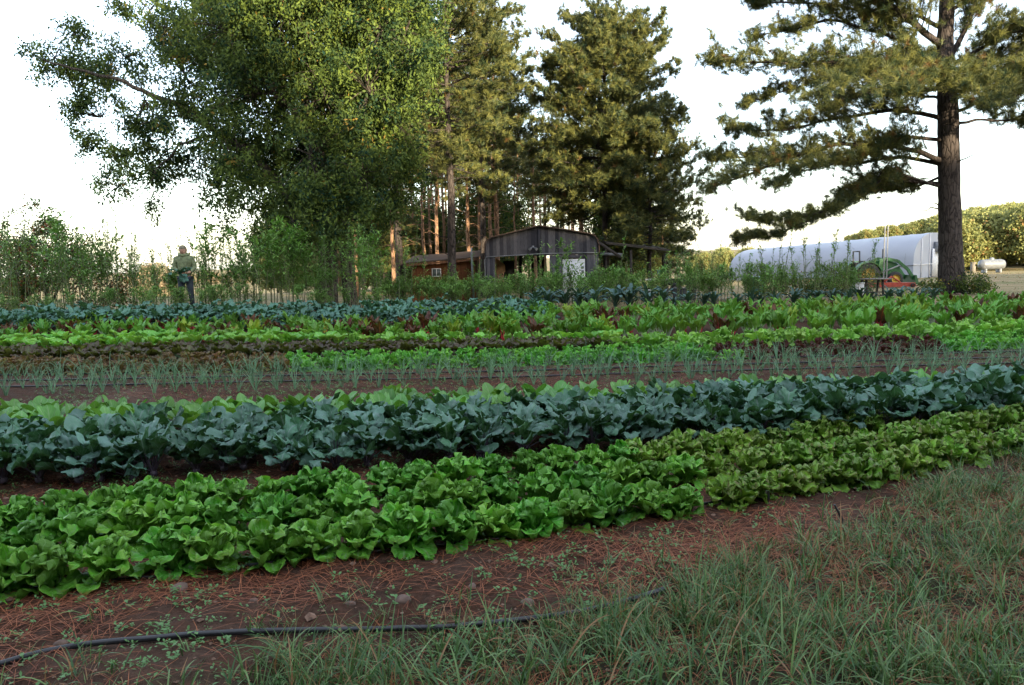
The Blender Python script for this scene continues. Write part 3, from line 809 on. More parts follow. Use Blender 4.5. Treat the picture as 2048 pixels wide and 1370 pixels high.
# ------------------------------------------------------------------ trees
def leaves_at(mb, Cn, n, spread, L, Wd, droop=.5, yellow=.15, autumn=.03, m=0, tint=None):
    """n rhombic leaves about each centre"""
    Cn = np.asarray(Cn, float); K = len(Cn) * n
    base = np.repeat(Cn, n, 0) + rng.normal(0, 1, (K, 3)) * spread
    d = rng.normal(0, 1, (K, 3)); d[:, 2] -= droop * 1.6; d /= np.linalg.norm(d, axis=1)[:, None]
    s = np.cross(d, rng.normal(0, 1, (K, 3))); s /= np.linalg.norm(s, axis=1)[:, None] + 1e-9
    l = L * rng.uniform(.6, 1.3, (K, 1)); w = Wd * rng.uniform(.7, 1.3, (K, 1))
    nn = np.cross(d, s)
    V = np.stack([base, base + d * l * .45 + s * w + nn * l * .06, base + d * l, base + d * l * .45 - s * w + nn * l * .06], 1).reshape(-1, 3)
    f = np.arange(K * 4).reshape(-1, 4)
    t = np.repeat(rng.random(len(Cn)), n) * .6 + rng.random(K) * .4
    if tint is not None: t = t * .4 + np.repeat(tint, n) * .6
    au = np.where(np.repeat(rng.random(len(Cn)) < autumn * 2, n) & (rng.random(K) < .5) | (rng.random(K) < autumn), 1.0, 0.0)
    col = np.stack([t, au, np.zeros(K)], -1)
    mb.add(V, f, m, np.repeat(col, 4, 0))

def needles_at(mb, Cn, Dn, n, L, w, spread=.55, along=.12, brown=.015):
    Cn = np.asarray(Cn, float); Dn = np.asarray(Dn, float); K = len(Cn) * n
    D = np.repeat(Dn, n, 0); base = np.repeat(Cn, n, 0) - D * rng.uniform(0, along, (K, 1))
    d = D + rng.normal(0, spread, (K, 3)); d /= np.linalg.norm(d, axis=1)[:, None]
    s = np.cross(d, rng.normal(0, 1, (K, 3))); s /= np.linalg.norm(s, axis=1)[:, None] + 1e-9
    l = L * rng.uniform(.7, 1.2, (K, 1))
    tip = base + d * l; tip[:, 2] -= .12 * l[:, 0]
    V = np.stack([base + s * w * .5, base - s * w * .5, tip], 1).reshape(-1, 3)
    f = np.arange(K * 3).reshape(-1, 3)
    t = np.repeat(rng.random(len(Cn)), n) * .6 + rng.random(K) * .4
    au = np.repeat((rng.random(len(Cn)) < brown).astype(float), n)
    mb.add(V, f, 0, np.repeat(np.stack([t, au, np.zeros(K)], -1), 3, 0))

def curve_pts(p, q, sag=0.0, n=6, wob=.03):
    p = np.array(p, float); q = np.array(q, float); t = np.linspace(0, 1, n)[:, None]
    L = np.linalg.norm(q - p)
    P = p + (q - p) * t; P[:, 2] += sag * L * np.sin(np.pi * t[:, 0])
    P[1:-1] += rng.normal(0, wob * L / 3, (n - 2, 3))
    return P

def pine_branch(tb, C_, D_, P, r0, twigs=7, tl=.9, tufts=6, start=.3, up=.25):
    """P: branch polyline; adds twigs and collects tuft centres"""
    P = np.asarray(P, float); n = len(P)
    tube(tb, P, np.linspace(r0, r0 * .25, n), 5, cap=False)
    s = np.linspace(0, 1, n); L = np.linalg.norm(np.diff(P, axis=0), axis=1).sum()
    for k in range(twigs):
        u = start + (1 - start) * (k + rng.random()) / twigs
        b = np.array([np.interp(u, s, P[:, c]) for c in range(3)])
        b2 = np.array([np.interp(min(1, u + .05), s, P[:, c]) for c in range(3)]) - np.array([np.interp(u - .05, s, P[:, c]) for c in range(3)])
        b2 /= np.linalg.norm(b2) + 1e-9
        side = np.cross(b2, [0, 0, 1.0]); side /= np.linalg.norm(side) + 1e-9
        sg = 1 if k % 2 else -1
        d = b2 * U_(.4, .9) + side * sg * U_(.4, 1.0) + np.array([0, 0, U_(-.15, up + .25)]); d /= np.linalg.norm(d)
        l = tl * U_(.5, 1.1) * (1.15 - .55 * u)
        e = b + d * l + [0, 0, l * .15]
        tube(tb, [b, (b + e) / 2 - [0, 0, l * .05], e], [r0 * .22, r0 * .15, .004], 3, cap=False)
        for j in range(tufts):
            q = .25 + .75 * (j + rng.random()) / tufts
            c = b + (e - b) * q + rng.normal(0, .10 * l + .02, 3)
            dd = d * .6 + rng.normal(0, .45, 3) + [0, 0, .45]
            C_.append(c); D_.append(dd / np.linalg.norm(dd))
    for j in range(tufts):
        C_.append(P[-1] + rng.normal(0, .1, 3)); dd = rng.normal(0, .5, 3) + [0, 0, .5]; D_.append(dd / np.linalg.norm(dd))

def pine(H, zb, Rm, r=.16, whorl=.6, per=5, needles=10, nl=.24, nw=.020, dead=True, prof=None, tufts=6, twigs=7, lean=(0, 0), lv=(.65, 1.12), up=.75):
    tb = MB(); cb = MB()
    zz = np.linspace(0, 1, 12); T = np.stack([lean[0] * zz ** 2, lean[1] * zz ** 2, H * zz], -1) + rng.normal(0, .03, (12, 3)) * [1, 1, 0]
    T[0] = [0, 0, -.3]
    rad = r * (1 - .9 * zz); rad[0] = r * 1.25
    tube(tb, T, rad, 8, cap=False)
    prof = prof or (lambda t: (math.sin(math.pi * (t * .80 + .20)) ** .7) * (1 - .15 * t))
    Cn = []; Dn = []
    z = zb
    while z < H - .2:
        t = (z - zb) / (H - zb)
        for k in range(per):
            az = U_(0, 6.28); L = Rm * prof(t) * U_(*lv)
            if L < .25: L = .25
            b = np.array([np.interp(z / H, zz, T[:, c]) for c in range(3)]) + [0, 0, U_(-.25, .25)]
            slope = -.12 + up * t + U_(-.12, .12)
            e = b + np.array([math.cos(az) * L, math.sin(az) * L, slope * L])
            P = curve_pts(b, e, -.05 + .08 * rng.random(), 6, .05)
            pine_branch(tb, Cn, Dn, P, max(.012, .028 * (L / 3)), twigs=max(2, int(twigs * L / 2.8)), tl=.95, tufts=tufts, start=.25)
        z += whorl * U_(.8, 1.2)
    if dead:
        z = zb * .35
        while z < zb:
            az = U_(0, 6.28); L = U_(.5, 1.8); b = np.array([np.interp(z / H, zz, T[:, c]) for c in range(3)])
            tube(tb, curve_pts(b, b + [math.cos(az) * L, math.sin(az) * L, U_(-.2, .5) * L], .05, 5, .12), np.linspace(.022, .006, 5), 4, cap=False)
            z += U_(.15, .6)
    for _ in range(12):
        Cn.append(T[-1] + rng.normal(0, .12, 3)); Dn.append(np.array([0, 0, 1.0]))
    needles_at(cb, Cn, Dn, needles, nl, nw, .5)
    return tb, cb

class TreeProto:
    def __init__(self, name, tb, cb, bark, leafm, cat='tree', trunkname='trunk'):
        self.name, self.cat = name, cat
        self.tm = tb.mesh('trunk', bark); self.cm = cb.mesh('crown', leafm)
        self.tn = trunkname
    def place(self, loc, s=1.0, rz=0.0, label='', group=None, sz=1.0, sx=1.0):
        e = empty(self.name, loc, rz); e.scale = (s * sx, s * sx, s * sz)
        tag(e, label, self.cat, group)
        for n, m in ((self.tn, self.tm), ('crown', self.cm)):
            o = bpy.data.objects.new(n, m); C.objects.link(o); o.parent = e
        return e

# --- the big near pine on the right
YP = 28.0
def bigpine():
    tb = MB(); Cn = []; Dn = []
    base = ground(1904, 592); base[1] = YP
    base = np.array([at(1904, 592, YP)[0], YP, float(terr(at(1904, 592, YP)[0], YP))])
    tp = [(1904, 596), (1902, 560), (1901, 500), (1899, 400), (1897, 300), (1896, 230), (1893, 150), (1890, 80), (1894, 10), (1897, -80), (1900, -180), (1902, -290)]
    T = np.array([at(a, b, YP) for a, b in tp]); T[0, 2] = base[2] - .3
    rad = np.array([.52, .44, .385, .36, .35, .34, .30, .26, .24, .20, .14, .05])
    # fluted bark surface
    Pn = []; Rn = []
    for i in range(len(T) - 1):
        for q in np.linspace(0, 1, 9)[:-1]: Pn.append(T[i] * (1 - q) + T[i + 1] * q); Rn.append(rad[i] * (1 - q) + rad[i + 1] * q)
    tube(tb, Pn, Rn, 20, rough=.035)
    def limb(pts, depth, r0, twigs=10, tl=1.3, tufts=8, start=.14):
        n = len(pts); P = np.array([at(p[0], p[1], YP + depth * (i / (n - 1))) for i, p in enumerate(pts)])
        k = max(n * 2, 8); s = np.linspace(0, 1, n); q = np.linspace(0, 1, k)
        P = np.stack([np.interp(q, s, P[:, c]) for c in range(3)], -1); P[1:-1] += rng.normal(0, .03, (k - 2, 3))
        pine_branch(tb, Cn, Dn, P, r0, int(twigs * 1.6), tl * 1.1, tufts + 6, start)
        return P
    limbs = [
        ([(1890, 325), (1835, 300), (1770, 292), (1653, 290), (1560, 320), (1503, 347), (1427, 372)], -1.5, .105, 26, 1.7),
        ([(1890, 330), (1800, 310), (1700, 330), (1600, 325), (1500, 310), (1425, 318)], 2.2, .08, 22, 1.5),
        ([(1890, 240), (1840, 225), (1770, 219), (1700, 232), (1620, 250), (1540, 262), (1465, 258)], .8, .09, 26, 1.6),
        ([(1890, 280), (1817, 272), (1780, 288), (1725, 315), (1660, 330), (1590, 345), (1560, 365)], -2.5, .075, 18, 1.2),
        ([(1888, 367), (1817, 361), (1759, 369), (1715, 387), (1642, 430), (1554, 470), (1475, 480)], 1.2, .075, 26, 1.1),
        ([(1888, 375), (1800, 350), (1760, 360), (1720, 395), (1640, 425), (1560, 440), (1500, 432)], -1.5, .06, 20, 1.1),
        ([(1888, 350), (1830, 375), (1790, 372), (1740, 380), (1680, 395)], 2.5, .05, 14, 1.0),
        ([(1892, 100), (1845, 60), (1800, 25), (1770, 0), (1710, -40), (1640, -60)], -1.0, .13, 22, 1.7),
        ([(1892, 120), (1850, 110), (1806, 78), (1750, 70), (1660, 35), (1600, 55), (1514, 70)], 1.5, .085, 24, 1.6),
        ([(1890, 165), (1800, 145), (1719, 135), (1660, 122), (1600, 128), (1500, 125), (1432, 122)], -1.8, .085, 26, 1.6),
        ([(1890, 180), (1790, 170), (1720, 140), (1650, 155), (1570, 185), (1490, 205)], .6, .06, 20, 1.1),
        ([(1892, 150), (1830, 140), (1760, 130), (1690, 160), (1640, 190)], -3.0, .06, 20, 1.4),
        ([(1892, 200), (1840, 190), (1780, 170), (1720, 190), (1660, 215)], 2.8, .06, 20, 1.4),
        ([(1890, 60), (1840, 30), (1760, 30), (1680, 10), (1560, 5), (1510, 10)], 2.5, .08, 22, 1.5),
        ([(1890, -40), (1830, -60), (1740, -70), (1640, -50), (1540, -30)], 0, .08, 24, 1.8),
        ([(1905, 225), (1960, 205), (2000, 190), (2060, 180), (2140, 190)], -1.0, .07, 20, 1.5),
        ([(1908, 252), (1935, 240), (1975, 237), (2048, 242), (2120, 250), (2200, 280)], 1.0, .06, 20, 1.3, 7, .45),
        ([(1903, 110), (1930, 60), (1945, 20), (1960, -20), (2000, -60)], -.6, .10, 16, 1.6),
        ([(1903, 130), (1960, 100), (2010, 70), (2080, 50), (2160, 60)], -2.0, .08, 24, 1.7),
        ([(1903, 160), (1960, 130), (2020, 110), (2100, 120), (2180, 150)], 2.0, .07, 24, 1.6),
        ([(1903, 190), (1950, 160), (2010, 150), (2060, 150), (2130, 160)], -3.5, .07, 24, 1.6),
        ([(1903, 20), (1960, -10), (2020, -30), (2100, -30)], 1.5, .07, 22, 1.7),
        ([(1900, 150), (1870, 150), (1830, 165), (1790, 185)], -4.5, .06, 22, 1.3),
        ([(1900, 170), (1910, 165), (1950, 180), (1990, 215)], -4.5, .06, 18, 1.3),
        ([(1900, 140), (1860, 130), (1840, 120), (1800, 130)], 4.5, .06, 18, 1.3),
    ]
    for lb in limbs: limb(*lb)
    for z in range(9):      # the top, above the picture
        for k in range(4):
            az = U_(0, 6.28); b = np.array([T[-1][0], YP, 0]) + [0, 0, 10.5 + z * .65]; L = 4.2 - z * .4
            pine_branch(tb, Cn, Dn, curve_pts(b, b + [math.cos(az) * L, math.sin(az) * L, .35 * L]), .05, 14, 1.3, 6)
    # dead stubs
    for (a, b_) in (((1915, 325), (1962, 308)), ((1878, 412), (1862, 408)), ((1878, 418), (1838, 424)), ((1790, 290), (1862, 245)), ((1752, 360), (1812, 285)), ((1845, 275), (1853, 305))):
        p = at(*a, YP - .3); q = at(*b_, YP - .9)
        tube(tb, curve_pts(p, q, .05, 6, .06), np.linspace(.028, .006, 6), 5, cap=False)
    cb = MB()
    off = np.array([base[0], base[1], base[2]])
    Cn = np.array(Cn)
    needles_at(cb, Cn, Dn, 46, .24, .014, .65, .2, .03)
    tb.v = [v - off for v in tb.v]; cb.v = [v - off for v in cb.v]
    e = empty('pine_tree', off); tag(e, 'large old pine with thick dark trunk and long drooping limbs beside the greenhouse', 'tree')
    tb.obj('trunk', M['bark'], e); cb.obj('crown', M['needle'], e)
bigpine()

# --- grove pines
pA = TreeProto('pine_tree', *pine(12.6, 4.6, 4.3, .19, .33, 9, 22, .25, .024, tufts=9, twigs=9, lv=(.78, 1.06), up=.95, prof=lambda t: (1 - t ** 2.6) ** .55 * (.80 + .20 * min(1, t * 4))), M['bark'], M['needle'])
pB = TreeProto('pine_tree', *pine(17.5, 6.0, 3.4, .20, .45, 6, 19, .25, .024, tufts=8, twigs=8), M['bark'], M['needle'])
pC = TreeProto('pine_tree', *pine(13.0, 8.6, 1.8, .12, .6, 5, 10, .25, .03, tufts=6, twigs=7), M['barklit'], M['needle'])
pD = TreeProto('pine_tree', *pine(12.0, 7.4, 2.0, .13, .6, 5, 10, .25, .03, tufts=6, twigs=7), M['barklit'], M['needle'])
pE = TreeProto('pine_tree', *pine(8.6, 2.4, 2.9, .13, .42, 7, 18, .23, .024, tufts=8, twigs=8), M['bark'], M['needle'])
def T(proto, px, Y, s, label, group=None, sz=1.0, rz=None, sx=1.0):
    p = atx(px, Y)
    return proto.place(p, s, U_(0, 6.28) if rz is None else rz, label, group, sz, sx)
T(pA, 1212, 38, 1.0, 'rounded tall pine rising directly behind the shed roof', sx=.93)
T(pB, 906, 33, 1.0, 'tall pine with bare lower trunk standing before the brown cabin')
T(pB, 968, 43, .95, 'tall pine with ragged top between the broadleaf tree and the rounded pine')
T(pE, 1300, 37, 1.0, 'short pine with low crown beside the lean-to roof')
T(pE, 1335, 44, .55, 'young pine past the end of the lean-to roof')
for px in (700, 745, 790, 838, 872, 955, 1255):
    T(pE, px, random.uniform(48, 62), random.uniform(.5, .8), 'young bushy pine low among the trunks of the grove', 'young pines in the grove')
T(pD, 1165, 41, .95, 'slim dark pine just beside the rounded one behind the shed')
T(pB, 800, 40, 1.05, 'tall pine half hidden behind the broadleaf tree crown')
for k in range(74):
    px = random.uniform(620, 1335); Y = random.uniform(43, 72)
    if px < 1030: pr, s = random.choice([(pC, 1.1), (pD, 1.15), (pC, 1.2)])
    elif px < 1250: pr, s = random.choice([(pC, .85), (pD, .9)])
    else: pr, s = pD, random.uniform(.55, .7)
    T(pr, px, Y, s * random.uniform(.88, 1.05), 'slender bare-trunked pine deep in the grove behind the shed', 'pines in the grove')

# --- broadleaf trees from blobs
def blobs_tree(base, blobs, limbs, trunk, leafm, L, Wd, cl, per, spread, bark, name, label, cat='tree', group=None, yellow=.03, rr=1.0, droop=.5):
    tb = MB(); cb = MB()
    base = np.array(base, float)
    for P, r0, r1 in trunk + limbs: tube(tb, P, np.linspace(r0, r1, len(P)), 9, cap=False, rough=.04)
    for (c, rad) in blobs:
        n = max(6, int(cl * rad ** 1.7))
        q = rng.normal(0, 1, (n, 3)); q /= np.linalg.norm(q, axis=1)[:, None]
        q = q * (rad * rr * rng.uniform(.15, 1, (n, 1)) ** .5)
        ns = max(2, n // 7); sub = q[:ns]; q = c + sub[rng.integers(0, ns, n)] + rng.normal(0, .30 * rad ** .5, (n, 3)) * [1, 1, .75]
        leaves_at(cb, q, per, spread, L, Wd, droop, autumn=yellow)
        for k in range(max(3, int(n / 3))):
            tube(tb, curve_pts(c, q[k], .05, 4, .1), np.linspace(.022, .006, 4), 3, cap=False)
    tb.v = [v - base for v in tb.v]; cb.v = [v - base for v in cb.v]
    e = empty(name, base); tag(e, label, cat, group)
    tb.obj('trunk', bark, e); cb.obj('crown', leafm, e)
    return e

YO = 29.0
random.seed(11)
left = [(110, 115, 48), (180, 150, 55), (250, 115, 52), (330, 60, 60), (200, 235, 52), (290, 200, 68), (370, 150, 70), (170, 290, 38), (260, 310, 55), (335, 300, 55), (235, 375, 42), (310, 345, 30), (400, 230, 70), (410, 90, 70), (300, 20, 42), (150, 75, 30), (375, 320, 45), (215, 180, 45), (240, 5, 30), (300, 420, 20)]
main = [(480, 60, 100), (600, 40, 130), (740, 60, 110), (500, 190, 110), (620, 180, 120), (750, 190, 100), (480, 320, 80), (600, 330, 110), (725, 330, 95), (805, 260, 65), (815, 110, 80), (560, 430, 80), (460, 410, 50), (680, 420, 80), (775, 400, 62), (600, -100, 140), (750, -90, 120), (830, 0, 60), (480, -60, 90), (820, 340, 45), (640, 470, 50), (430, 20, 60), (540, 470, 40), (600, -260, 120), (720, -240, 100)]
tbx = atx(652, YO)
S = YO / F
bl = []
for (a, b_, r_) in left: bl.append((at(a, b_, YO + random.uniform(-2, 2)), r_ * S * .92))
for (a, b_, r_) in main:
    bl.append((at(a, b_, YO + random.uniform(-1.5, 1.5)), r_ * S)); 
    if r_ > 75: bl.append((at(a + random.uniform(-30, 30), b_ + random.uniform(-20, 20), YO - 2.6 + random.uniform(-.6, .6)), r_ * S * .8)); bl.append((at(a, b_, YO + 3), r_ * S * .9))
def L3(pts, Y=YO, dep=0.0):
    P = np.array([at(p[0], p[1], Y + dep * i / (len(pts) - 1)) for i, p in enumerate(pts)])
    s = np.linspace(0, 1, len(P)); q = np.linspace(0, 1, len(P) * 3)
    return np.stack([np.interp(q, s, P[:, c]) for c in range(3)], -1) + rng.normal(0, .02, (len(q), 3))
limbs = [(L3([(690, 420), (640, 300), (560, 190), (505, 160), (440, 60)], YO, -2.6), .15, .03), (L3([(700, 400), (760, 250), (790, 130), (820, 40)], YO, -2.4), .12, .03), (L3([(655, 480), (600, 420), (520, 320), (430, 262), (370, 212), (300, 190), (240, 160), (150, 138), (85, 120)], YO, -2.2), .18, .025),
         (L3([(430, 262), (380, 235), (330, 232), (280, 250)], YO - .5, 0), .06, .012), (L3([(520, 300), (420, 270), (360, 290), (320, 330), (280, 390)], YO - .2, -1), .08, .012),
         (L3([(355, 205), (350, 180), (340, 160)], YO - .6, .2), .03, .01),
         (L3([(660, 440), (640, 300), (600, 220), (560, 210), (500, 100)], YO, -1), .13, .03), (L3([(665, 420), (690, 250), (720, 120), (760, 0)], YO, 1), .15, .04), (L3([(665, 430), (740, 330), (800, 250), (830, 150)], YO, -1), .10, .03), (L3([(650, 440), (610, 200), (600, 0), (600, -150)], YO, 0), .16, .05)]
gb = ground(650, 615)
trunk = [(np.vstack([[tbx - [0, 0, .3]], [tbx + [0, 0, .1]], L3([(655, 520), (657, 440)])]), .42, .24), (np.vstack([[atx(700, YO + .4) - [0, 0, .3]], L3([(695, 520), (685, 440), (680, 300), (700, 100)], YO + .4)]), .28, .1)]
blobs_tree(tbx, bl, limbs, trunk, M['oakleaf'], .15, .032, 54, 34, .14, M['barkd'], 'broadleaf_tree', 'huge spreading broadleaf tree with a long limb reaching over the person', yellow=.006)
# rust shrub at the left edge
rb = atx(90, 27.5)
rbl = [(at(a, b_, 27.5 + random.uniform(-.8, .8)), r_ * 27.5 / F) for (a, b_, r_) in [(60, 480, 60), (110, 520, 70), (20, 540, 70), (160, 560, 60), (90, 440, 32), (215, 575, 50), (-40, 500, 70), (60, 590, 60), (150, 500, 40)]]
blobs_tree(rb, rbl, [], [(np.array([rb - [0, 0, .2], rb + [0, 0, 1.5]]), .09, .03), (np.array([rb, rb + [.9, 0, 1.6]]), .06, .02), (np.array([rb, rb + [-.9, 0, 1.4]]), .06, .02)], M['rustleaf'], .11, .03, 80, 24, .12, M['barkd'], 'rusty_shrub', 'large green shrub flecked with rust-orange leaves behind the stalks', 'shrub', yellow=.10)

# generic round broadleaf for far treelines
def roundtree(H, Rr, leafn=34, L=.40, Wd=.16, nb=14):
    tb = MB(); cb = MB()
    tube(tb, [[0, 0, -.4], [.05, 0, H * .3], [0, .1, H * .75]], [.2, .15, .05], 6)
    for k in range(nb):
        az = k * 2.4; t = k / (nb - 1); c = np.array([math.cos(az) * Rr * .62 * math.sin(math.pi * (.25 + .6 * t)), math.sin(az) * Rr * .62 * math.sin(math.pi * (.25 + .6 * t)), H * (.30 + .58 * t)]) + rng.normal(0, .2, 3)
        rad = Rr * .5 * U_(.75, 1.15); n = 42
        tube(tb, [[0, 0, c[2] * .6], c], [.06, .02], 4, cap=False)
        q = rng.normal(0, 1, (n, 3)); q /= np.linalg.norm(q, axis=1)[:, None]; q = c + q * rad * rng.uniform(.5, 1, (n, 1))
        leaves_at(cb, q, leafn, .34, L, Wd, .3, autumn=.03)
    return tb, cb
rA = roundtree(9, 3.4); rB = roundtree(7, 3.2)
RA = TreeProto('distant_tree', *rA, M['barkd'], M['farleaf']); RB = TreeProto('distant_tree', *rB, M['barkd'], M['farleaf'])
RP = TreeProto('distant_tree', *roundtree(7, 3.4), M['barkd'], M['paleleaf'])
RG = TreeProto('understory_tree', *roundtree(6.5, 2.4, 22, .2, .05), M['barkd'], M['oakleaf'])
def topscale(proto_h, px, Y, py_top):
    p = atx(px, Y); zt = at(px, py_top, Y)[2]
    return (zt - p[2]) / proto_h
# sunlit treeline at the right
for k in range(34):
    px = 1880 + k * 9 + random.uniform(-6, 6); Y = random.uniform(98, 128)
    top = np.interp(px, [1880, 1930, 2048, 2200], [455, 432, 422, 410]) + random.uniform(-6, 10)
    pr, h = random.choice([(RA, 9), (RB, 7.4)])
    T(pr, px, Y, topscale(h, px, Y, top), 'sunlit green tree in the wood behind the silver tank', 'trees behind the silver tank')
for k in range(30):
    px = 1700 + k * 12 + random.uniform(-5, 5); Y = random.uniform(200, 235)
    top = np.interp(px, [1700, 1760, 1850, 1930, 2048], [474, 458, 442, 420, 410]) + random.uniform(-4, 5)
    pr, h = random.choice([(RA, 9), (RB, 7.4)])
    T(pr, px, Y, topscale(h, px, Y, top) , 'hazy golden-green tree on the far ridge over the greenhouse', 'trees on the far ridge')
for k in range(12):
    px = random.uniform(1385, 1500); Y = random.uniform(95, 120)
    T(RB, px, Y, topscale(7.4, px, Y, 505 + random.uniform(-10, 14)), 'low yellowish tree beyond the closed end of the greenhouse', 'trees beyond the greenhouse')
for k in range(20):
    px = 560 + k * 22 + random.uniform(-8, 8); Y = random.uniform(74, 95)
    T(random.choice([RA, RB]), px, Y, topscale(8, px, Y, 492 + random.uniform(-30, 15)) , 'sunlit tree glimpsed between the trunks of the grove', 'trees behind the grove')
for k in range(7):
    px = random.uniform(640, 1240); Y = random.uniform(48, 62)
    T(RG, px, Y, random.uniform(.75, 1.1), 'small leafy understory tree among the pine trunks', 'understory trees')
for k in range(3):
    px = 1230 + k * 44 + random.uniform(-15, 15); Y = random.uniform(48, 60)
    T(RG, px, Y, random.uniform(.45, .62), 'low leafy tree behind the shed and lean-to', 'low trees behind the shed')
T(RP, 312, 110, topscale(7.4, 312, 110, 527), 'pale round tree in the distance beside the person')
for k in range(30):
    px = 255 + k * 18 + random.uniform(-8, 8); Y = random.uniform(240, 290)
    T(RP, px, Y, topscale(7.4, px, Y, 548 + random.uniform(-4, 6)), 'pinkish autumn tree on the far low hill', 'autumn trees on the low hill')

# the wood behind the viewpoint that shades the garden
def back_wood():
    lb = MB()
    n = 13500
    x = rng.uniform(-35, 100, n); y = rng.uniform(-35, -27, n)
    top = 28.0 - 7.6 * ss(16, 24, x) + 1.3 * ss(42, 50, x) + 7.5 * ss(62, 72, x) * (1 - ss(88, 96, x)) + 3.0 * (fbm(x, y * 0, .22, 12) - .5)  # height of the unseen tops shaped to set where their shade falls
    z = .4 + (top - .4) * rng.random(n)
    leaves_at(lb, np.stack([x, y, z], -1), 16, .55, .8, .34, .3)
    for k in range(50):
        xx = U_(-35, 95); yy = U_(-35, -27); tube(lb, [[xx, yy, -.4], [xx, yy, 16]], [.3, .1], 6, col=(0, 0, 0))
    o = lb.obj('woods', M['oakleaf']); tag(o, 'dense unseen wood edge behind the viewpoint, shading the garden', 'wood', kind='stuff')
back_wood()

# ------------------------------------------------------------------ shed
def boards_mat(name, a, b_, w=.16, rough=.85, axis='X'):
    m, nt, b = newmat(name)
    tc = N(nt, 'ShaderNodeTexCoord'); sp = N(nt, 'ShaderNodeSeparateXYZ'); nt.links.new(tc.outputs['Object'], sp.inputs[0])
    ax = sp.outputs[axis]
    dv = N(nt, 'ShaderNodeMath', operation='DIVIDE'); nt.links.new(ax, dv.inputs[0]); dv.inputs[1].default_value = w
    fl = N(nt, 'ShaderNodeMath', operation='FLOOR'); nt.links.new(dv.outputs[0], fl.inputs[0])
    fr = N(nt, 'ShaderNodeMath', operation='FRACT'); nt.links.new(dv.outputs[0], fr.inputs[0])
    wn_ = N(nt, 'ShaderNodeTexWhiteNoise', noise_dimensions='1D'); nt.links.new(fl.outputs[0], wn_.inputs['W'])
    grain = noise(nt, 5, 6, stretch=(14, 14, 1))
    c = mixc(nt, wn_.outputs['Value'], a, b_)
    c = mixc(nt, ramp(nt, grain, .35, .7, 0, .7), c, tuple(x * .45 for x in a))
    edge = ramp(nt, fr.outputs[0], .0, .06, 1, 0)
    c = mixc(nt, edge, c, (.008, .007, .007))
    nt.links.new(c, b.inputs['Base Color']); b.inputs['Roughness'].default_value = rough
    b.inputs['Specular IOR Level'].default_value = .2
    bump(nt, b, grain, .5, .01)
    return m
M['boards'] = boards_mat('weathered_grey_boards', (.035, .036, .048), (.155, .15, .165), .15)
M['cabin'] = boards_mat('orange_brown_boards', (.17, .065, .028), (.20, .085, .04), .3)
M['rust'] = plain('rusty_roof_metal', (.075, .045, .03), .7, nz=(6, .5))
M['darkwood'] = plain('dark_timber', (.05, .042, .036), .9, nz=(8, .4))
M['ply'] = plain('tan_plywood', (.26, .16, .08), .8)
M['greymetal'] = plain('grey_metal', (.20, .21, .23), .5)
M['glassd'] = plain('dim_window_glass', (.10, .13, .13), .12, nz=(2, .3))
YS = 34.0
